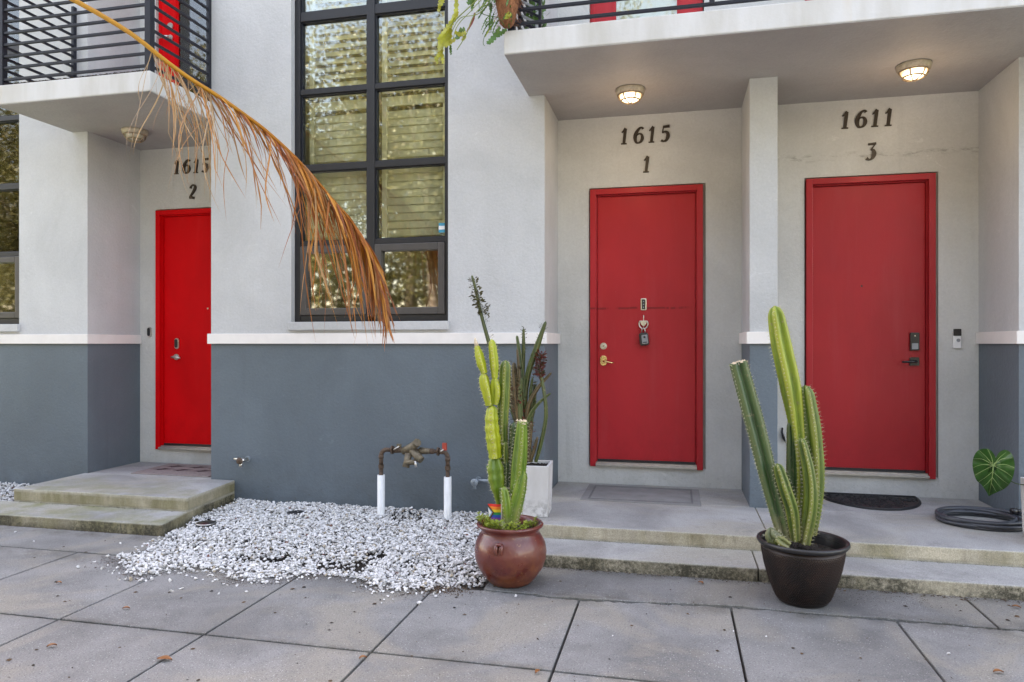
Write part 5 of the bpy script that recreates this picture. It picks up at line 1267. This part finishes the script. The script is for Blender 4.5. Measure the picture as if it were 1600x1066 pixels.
def leaflet(i, length, d0, width, col, wob=.25, g_=1.0, curl=0):
    """one narrow folded blade that starts along d0 and sinks under its own weight"""
    p = q[i].copy(); d_ = d0.normalized(); N = 12; ds = length/N; vs = []; side = Vector((fr.uniform(-.5, 1), fr.uniform(-.8, .8), .1)).normalized(); ph = fr.uniform(0, 6.28); cols = []
    kink = fr.randrange(4, 12) if fr.random() < .3 else -1
    for k in range(N+1):
        t = k/N; w_ = width*(.35+.65*math.sin(math.pi*min(1, t*1.15+.12))**.6 if t < .75 else .93-(t-.75)*3.4) ; w_ = max(width*.10, w_)
        sd_ = (side-d_*side.dot(d_)).normalized(); nn = d_.cross(sd_)
        vs += [p+sd_*w_, p+nn*w_*.6, p-sd_*w_]
        d_ = (d_+Vector((wob*.5*math.sin(ph+t*4)*.35, wob*.5*math.cos(ph*1.7+t*5)*.35, -g_*.30*(1-abs(d_.z))-.05))).normalized()
        if k == kink: d_ = (d_+Vector((fr.uniform(-.6, .6), fr.uniform(-.4, .4), .0))).normalized()
        side = (side+Vector((fr.gauss(0, .06), fr.gauss(0, .1), 0))).normalized()
        p = p+d_*ds
    mb = MB(); fs = []
    for k in range(N): a = 3*k; fs += [(a, a+1, a+4, a+3), (a+1, a+2, a+5, a+4)]
    mb.add(vs, fs, 0, True); o = mb.build('leaflet', M['frond'], FR)
    at_ = o.data.color_attributes.new('tone', 'FLOAT_COLOR', 'POINT')
    for k in range(len(vs)):
        t = (k//3)/N; c_ = [col[j]*(1-t*.28)+(.30, .17, .09)[j]*t*.28 for j in range(3)]; at_.data[k].color = (*c_, 1)
pale = [(.46, .33, .19), (.42, .28, .14), (.46, .25, .08), (.36, .20, .09)]
tan = [(.44, .19, .035), (.40, .15, .022), (.32, .11, .022), (.42, .24, .09)]
dark = [(.42, .13, .008), (.54, .20, .010), (.30, .075, .008), (.22, .055, .010), (.58, .25, .02), (.36, .15, .04)]
def idx_at(px):  # nearest curve index for a photo column
    X = onY(px, 300, FY).x; return min(range(nq), key=lambda i: abs(q[i].x-X-(.0)))
i0, i1, i2, i3, i4 = idx_at(240), idx_at(300), idx_at(370), idx_at(455), nq-1
def tang(i): return (q[min(nq-1, i+1)]-q[max(0, i-1)]).normalized()
for k in range(54):
    i = fr.randint(i0, i1+4); d_ = tang(i)*fr.uniform(.1, .9)+Vector((fr.gauss(0, .25), fr.gauss(0, .3), -.5)); leaflet(i, fr.uniform(.45, 1.08), d_, fr.uniform(.0030, .0052), fr.choice(pale), .5, .8)
for k in range(34):
    i = fr.randint(i1, i3); d_ = tang(i)*fr.uniform(.5, 1)+Vector((fr.gauss(0, .12), fr.gauss(0, .3), -.35)); leaflet(i, fr.uniform(.4, 1.05), d_, fr.uniform(.0034, .0062), fr.choice(tan), .35, .9)
for k in range(46):
    i = fr.randint(i2+5, i4-8); f_ = (i-i2)/(i4-i2)
    d_ = tang(i)*fr.uniform(.9, 1.2)+Vector((fr.gauss(0, .10)+.04, fr.gauss(0, .25), -.12-.1*fr.random())); leaflet(i, fr.uniform(.40, .85)*(1-.45*f_), d_, fr.uniform(.0055, .0095), fr.choice(dark if fr.random() < .88 else tan), .16, .55+.3*fr.random())
for k in range(96):
    i = fr.randint(i3-2, i4-3); f_ = (i-i3)/(i4-i3); zt_ = fr.uniform(1.55, 2.10)*(1-f_)+fr.uniform(1.38, 1.66)*f_
    lim = min(1.35, max(.2, (q[i].z-zt_)*1.12))
    d_ = tang(i)*(.55+.3*f_)+Vector((fr.gauss(0, .10)-.06, fr.gauss(0, .20), -.55)); leaflet(i, lim, d_, fr.uniform(.0048, .0088), fr.choice(dark if fr.random() < .8 else tan), .14, 1.1)

for k in range(70):   # blades lying along the upper side of the stalk
    i = fr.randint(i2-6, i4-10); f_ = (i-i2)/(i4-i2)
    d_ = tang(i)*1.0+Vector((fr.gauss(0, .05)+.05, fr.gauss(0, .22), fr.uniform(.02, .26))); leaflet(i, fr.uniform(.30, .60)*(1-.35*f_), d_, fr.uniform(.0050, .0088), fr.choice(dark), .14, .75)

# ================================================================== HANGING PLANT ON THE RIGHT BALCONY CORNER
HP = empty('hanging_orchid_cactus', (-1.20, 4.93, SLAB+.05), 'yellow green trailing plant in a coir root ball hung on the balcony corner', 'hanging plant')
m, n, l, b = new_mat('coir'); co = coords(n, l)
l.new(mixc(n, l, ramp(n, l, noise(n, l, 60, 6, .7, coords(n, l, (1, 1, .3))), .3, .7), (.10, .035, .015), (.38, .17, .08)), b.inputs['Base Color']); b.inputs['Roughness'].default_value = .95; bump(n, l, noise(n, l, 120, 5, .7, co), b, 1, .01); M['coir'] = m
hc = onY(790, -60, 4.93); g = MB(); cc_ = Vector((onY(786, 0, 4.93).x+.0, 4.93, 0))
prof = [(0, .0), (.03, .004), (.052, .03), (.066, .09), (.085, .19), (.10, .30), (.105, .42), (.09, .48), (0, .49)]
zb = onY(795, 43, 4.93).z
g.lathe([(r_, zb+h) for r_, h in prof], (cc_.x+.03, cc_.y, 0), 28, wob=lambda a, h: .10*mn.noise((math.cos(a)*3, math.sin(a)*3, h*18)))
for _ in range(420):
    a = fr.uniform(0, 6.28); h = fr.uniform(.01, .46); r_ = .05+.055*min(1, h/.3); p = Vector((cc_.x+.03+r_*math.cos(a), cc_.y+r_*math.sin(a), zb+h)); d_ = Vector((math.cos(a), math.sin(a), fr.uniform(-1.5, .3))).normalized()
    g.tube([p, p+d_*fr.uniform(.01, .03), p+d_*fr.uniform(.02, .05)+Vector((0, 0, -.012))], .0009, 3, cap=False)
g.build('coir_root_ball', M['coir'], HP)
M['lime_leaf'] = leafy('lime_flat_stem', (.30, .34, .03), .4, .35, vscale=20); M['green_leaf'] = leafy('green_flat_stem', (.06, .14, .02), .4, .25, vscale=20); M['olive_stem'] = plain('olive_thin_stem', (.16, .20, .04), .6, bstr=0)
def hp(px, py, d_=0): return onY(px, py, 4.86+d_)
def blade(pts, w, mat, d_=0, name='flat_stem', lob=.35):
    P = crv([hp(*p, d_+.03*math.sin(i*1.3)) for i, p in enumerate(pts)], 6); g = MB(); vs = []; n_ = len(P); ph = fr.uniform(0, 6)
    for i, p in enumerate(P):
        t = (P[min(i+1, n_-1)]-P[max(0, i-1)]).normalized(); s_ = t.cross(Vector((.25*math.sin(ph+i*.3), 1, .1))).normalized(); u = i/(n_-1)
        ww = w*.78*math.sin(math.pi*(.06+.90*u))**.5*(1+lob*math.sin(i*2.1+ph)); vs += [p+s_*ww, p+Vector((0, -.003, 0)), p-s_*ww*(1-lob*.3*math.sin(i*2.7))]
    g.add(vs, [(3*i+j, 3*i+j+1, 3*i+j+4, 3*i+j+3) for i in range(n_-1) for j in range(2)], 0, True); g.build(name, M[mat], HP)
def thin(pts, r_, mat='olive_stem', d_=0):
    g = MB(); g.tube(crv([hp(*p, d_) for p in pts], 6), r_, 6); g.build('thin_stem', M[mat], HP)
thin([(775, -30), (740, 5), (715, 28), (700, 45)], .004); thin([(780, -20), (750, 20), (720, 28), (706, 50)], .003)
thin([(770, -20), (738, 15), (715, 40), (708, 62)], .0028, d_=-.03); thin([(775, -10), (742, 22), (728, 55), (714, 78)], .003, d_=-.05)
blade([(712, -40), (713, 0), (712, 18), (704, 34)], .020, 'lime_leaf')
blade([(716, 18), (708, 32), (700, 42), (692, 52), (684, 62)], .024, 'lime_leaf', -.02)
blade([(706, 34), (700, 48), (694, 62), (690, 78)], .030, 'lime_leaf', .01); blade([(702, 42), (694, 54), (688, 66), (686, 80)], .024, 'lime_leaf', -.03)
blade([(704, 40), (702, 56), (698, 72)], .028, 'lime_leaf', .03)
blade([(692, 76), (686, 86), (679, 94)], .020, 'lime_leaf', 0, lob=.6); blade([(690, 78), (691, 90), (692, 100)], .016, 'lime_leaf', 0, lob=.6); blade([(688, 80), (682, 92), (684, 100)], .014, 'lime_leaf', .02, lob=.6)
blade([(693, -10), (690, 2), (687, 10)], .030, 'lime_leaf', 0); blade([(688, 8), (686, 14), (686, 19)], .018, 'lime_leaf', 0)
blade([(712, 62), (703, 66), (695, 74)], .022, 'lime_leaf', -.04); blade([(727, 46), (719, 52), (713, 62)], .034, 'green_leaf', -.03); blade([(728, 50), (720, 54), (710, 50)], .018, 'lime_leaf', -.05)
blade([(728, 52), (726, 58), (722, 64)], .018, 'lime_leaf', -.02); blade([(742, 20), (738, 34), (729, 50)], .013, 'bud', 0, lob=.1)
blade([(745, -8), (738, 1), (730, 6)], .030, 'green_leaf', 0); blade([(740, 2), (738, 10), (737, 18)], .014, 'green_leaf', 0); blade([(704, 70), (704, 78), (705, 86)], .012, 'green_leaf', 0)
for k in range(46):
    bx, by = fr.uniform(762, 800), fr.uniform(-25, 38); pts = [(bx, by)]; dx, dy = fr.uniform(-7, 1.5), fr.uniform(-3, 8)
    for s in range(3): pts.append((pts[-1][0]+dx*fr.uniform(.6, 1.3), pts[-1][1]+dy+s*1.8))
    if pts[-1][1] > 62: continue
    blade(pts, fr.uniform(.006, .013), fr.choice(('green_leaf', 'green_leaf', 'green_leaf', 'lime_leaf') if fr.random() < .4 else ('green_leaf',)), fr.uniform(-.05, .08), 'small_frond', .5)
blade([(781, 42), (775, 54), (768, 63), (761, 69)], .026, 'green_leaf', -.03); blade([(792, 46), (783, 52), (776, 58)], .022, 'green_leaf', 0)
blade([(799, 22), (793, 27), (789, 30)], .016, 'lime_leaf', -.05)
thin([(778, 34), (762, 38), (756, 50)], .0022, 'green_leaf'); thin([(775, 50), (760, 52), (755, 66), (757, 72)], .0022, 'green_leaf')
thin([(748, -5), (752, 20), (778, 28), (788, 40)], .0025, 'green_leaf', .02)
# things on the balcony behind the rail
SR = empty('plant_rack', (-1.0, 5.32, SLAB), 'dark slatted rack with a leafy plant behind the balcony rail', 'plant rack')
x0, x1 = onY(810, 20, 5.32).x, onY(846, 20, 5.32).x
g = MB(); g.box(x0, x0+.02, 5.30, 5.33, SLAB, SLAB+.7); g.box(x1-.02, x1, 5.30, 5.33, SLAB, SLAB+.7); g.box(x0+.02, x1-.02, 5.30, 5.33, SLAB+.68, SLAB+.7); g.box(x0, x1, 5.34, 5.52, SLAB, SLAB+.02); g.build('rack_frame', M['black'], SR)
for k in range(12):
    z = SLAB+.05+k*.055; g = MB(); g.tube([(x0+.02, 5.335, z+.06), (x1-.02, 5.335, z-.02)], .012, 4, smooth=False); g.build('slat', M['greyp'] if k % 2 else M['black'], SR)
g = MB()
for _ in range(160):
    p = Vector((fr.uniform(x0+.04, x1+.02), fr.uniform(5.36, 5.5), SLAB+fr.uniform(.1, .75))); d_ = Vector((fr.gauss(0, 1), fr.gauss(0, 1), fr.gauss(0, 1))).normalized(); s_ = d_.orthogonal().normalized()*.014
    g.add([p, p+d_*.03+s_, p+d_*.07, p+d_*.03-s_], [(0, 1, 2, 3)], 0, True)
g.build('rack_leaves', M['green_leaf'], SR, kind='stuff')
# small twisted wire by the pillar
p = onY(1224, 676, F1-.02)
g = MB(); g.tube([(p.x-.005, F1-.004, p.z+.04), (p.x-.01, F1-.02, p.z), (p.x+.004, F1-.02, p.z-.05), (p.x+.02, F1-.02, p.z-.09)], [.006, .008, .012, .004], 8)
g.build('wall_hook', M['black'], None, label='small black curved hook on the wall behind the black pot cactus', cat='hook')

# ================================================================== ACROSS THE STREET (seen only in the window glass)
M['tree_leaf'] = leafy('street_tree_leaves', (.125, .122, .038), .45, .35, vscale=.6); M['bark'] = plain('tree_bark', (.12, .09, .065), .9, var=.4, bstr=.6, bscale=20)
def make_tree(h, cr, seed):
    tr = random.Random(seed); T = empty('street_tree', (0, 0, 0))
    g = MB(); top = Vector((tr.uniform(-.4, .4), tr.uniform(-.4, .4), h*.62)); g.tube([(0, 0, -.2), top*.35, top*.7, top], [.24, .19, .15, .09], 10)
    ends = []
    for k in range(13):
        a = 6.283*k/13+tr.uniform(-.3, .3); b0 = top*tr.uniform(.45, 1); e_ = Vector((math.cos(a)*cr*tr.uniform(.45, 1), math.sin(a)*cr*tr.uniform(.45, 1), h*tr.uniform(.42, .98))); g.tube([b0, b0.lerp(e_, .5)+Vector((0, 0, .3)), e_], [.08, .05, .015], 6); ends.append(e_); ends.append(b0.lerp(e_, .6))
    g.build('trunk', M['bark'], T)
    N = 22000; ctr_ = np.array([list(ends[tr.randrange(len(ends))]) for _ in range(N)]); rg = np.random.RandomState(seed)
    P = ctr_+rg.normal(0, 1, (N, 3))*np.array([cr*.23, cr*.23, h*.085]); d1_ = rg.normal(0, 1, (N, 3)); d1_ /= np.linalg.norm(d1_, axis=1)[:, None]; d2_ = np.cross(d1_, rg.normal(0, 1, (N, 3))); d2_ /= np.linalg.norm(d2_, axis=1)[:, None]
    L_ = rg.uniform(.08, .16, (N, 1)); W_ = L_*.45; vs = np.stack([P, P+d1_*L_*.5+d2_*W_, P+d1_*L_, P+d1_*L_*.5-d2_*W_], 1).reshape(-1, 3)
    g = MB(); g.v = [tuple(v) for v in vs]; g.f = [(4*i, 4*i+1, 4*i+2, 4*i+3) for i in range(N)]; g.m = [0]*N; g.sm = [False]*N; g.build('crown', M['tree_leaf'], T)
    return T
TL = ['broad street tree across the road, reflected in the tall window', 'tall street tree across the road at left', 'street tree across the road opposite the doors', 'leaning street tree farther left across the road', 'wide crowned street tree at the far right', 'tree in the second row across the road opposite the tall window', 'tree in the second row across the road, left of the window view', 'tree in the second row far left across the road', 'tree in the second row across the road on the right', 'smallest street tree nearest the kerb across the road', 'tree in the second row at the far left end', 'last tree of the front row at the far left end', 'street tree beyond the left end of the front row, reflected in the left window', 'second street tree beyond the left end of the front row', 'farthest left of all the street trees across the road', 'back row tree behind the far left end of the front row']
# low hedge behind the trees
protos = [make_tree(11.5, 3.2, 1), make_tree(12.5, 2.9, 2)]
spots_t = [(-4.2, -13.2, .95, .3), (-9.0, -14.5, 1.05, 1.9), (1.5, -14.0, .9, 3.2), (-14.5, -13.5, 1.05, 4.4), (7.0, -13.6, 1.0, 5.5), (-1.2, -17.5, 1.15, .9), (-6.5, -18.5, 1.2, 2.2), (-12.0, -19, 1.2, 3.9), (4.5, -18.0, 1.15, 5.0), (-2.0, -12.6, .8, 1.1), (-17.5, -17.5, 1.2, .2), (-22, -15, 1.1, 1.2), (-27, -14, 1, .6), (-31.5, -15.5, 1.1, 2.9), (-37, -16, 1.15, 4.1), (-26, -19, 1.2, 5.2)]
for i, (x, y, s, a) in enumerate(spots_t):
    T = protos[i] if i < 2 else copy_tree(protos[i % 2]); T.location = (x, y, -.1); T.rotation_euler = (0, 0, a); T.scale = (s, s, s)
    tag(T, TL[i], 'tree', 'trees across the street')

g = MB(); hr = np.random.RandomState(9); N = 60000
P = np.stack([hr.uniform(-52, 20, N), hr.normal(-21.5, .5, N), hr.uniform(-.1, 6.0, N)**1.0], 1); d1_ = hr.normal(0, 1, (N, 3)); d1_ /= np.linalg.norm(d1_, axis=1)[:, None]; d2_ = np.cross(d1_, hr.normal(0, 1, (N, 3))); d2_ /= np.linalg.norm(d2_, axis=1)[:, None]
L_ = hr.uniform(.18, .36, (N, 1)); vs = np.stack([P, P+d1_*L_*.5+d2_*L_*.4, P+d1_*L_, P+d1_*L_*.5-d2_*L_*.4], 1).reshape(-1, 3)
g.v = [tuple(v) for v in vs]; g.f = [(4*i, 4*i+1, 4*i+2, 4*i+3) for i in range(N)]; g.m = [0]*N; g.sm = [False]*N
g.build('hedge', M['tree_leaf'], None, label='tall loose hedge far across the road behind the street trees', cat='hedge')
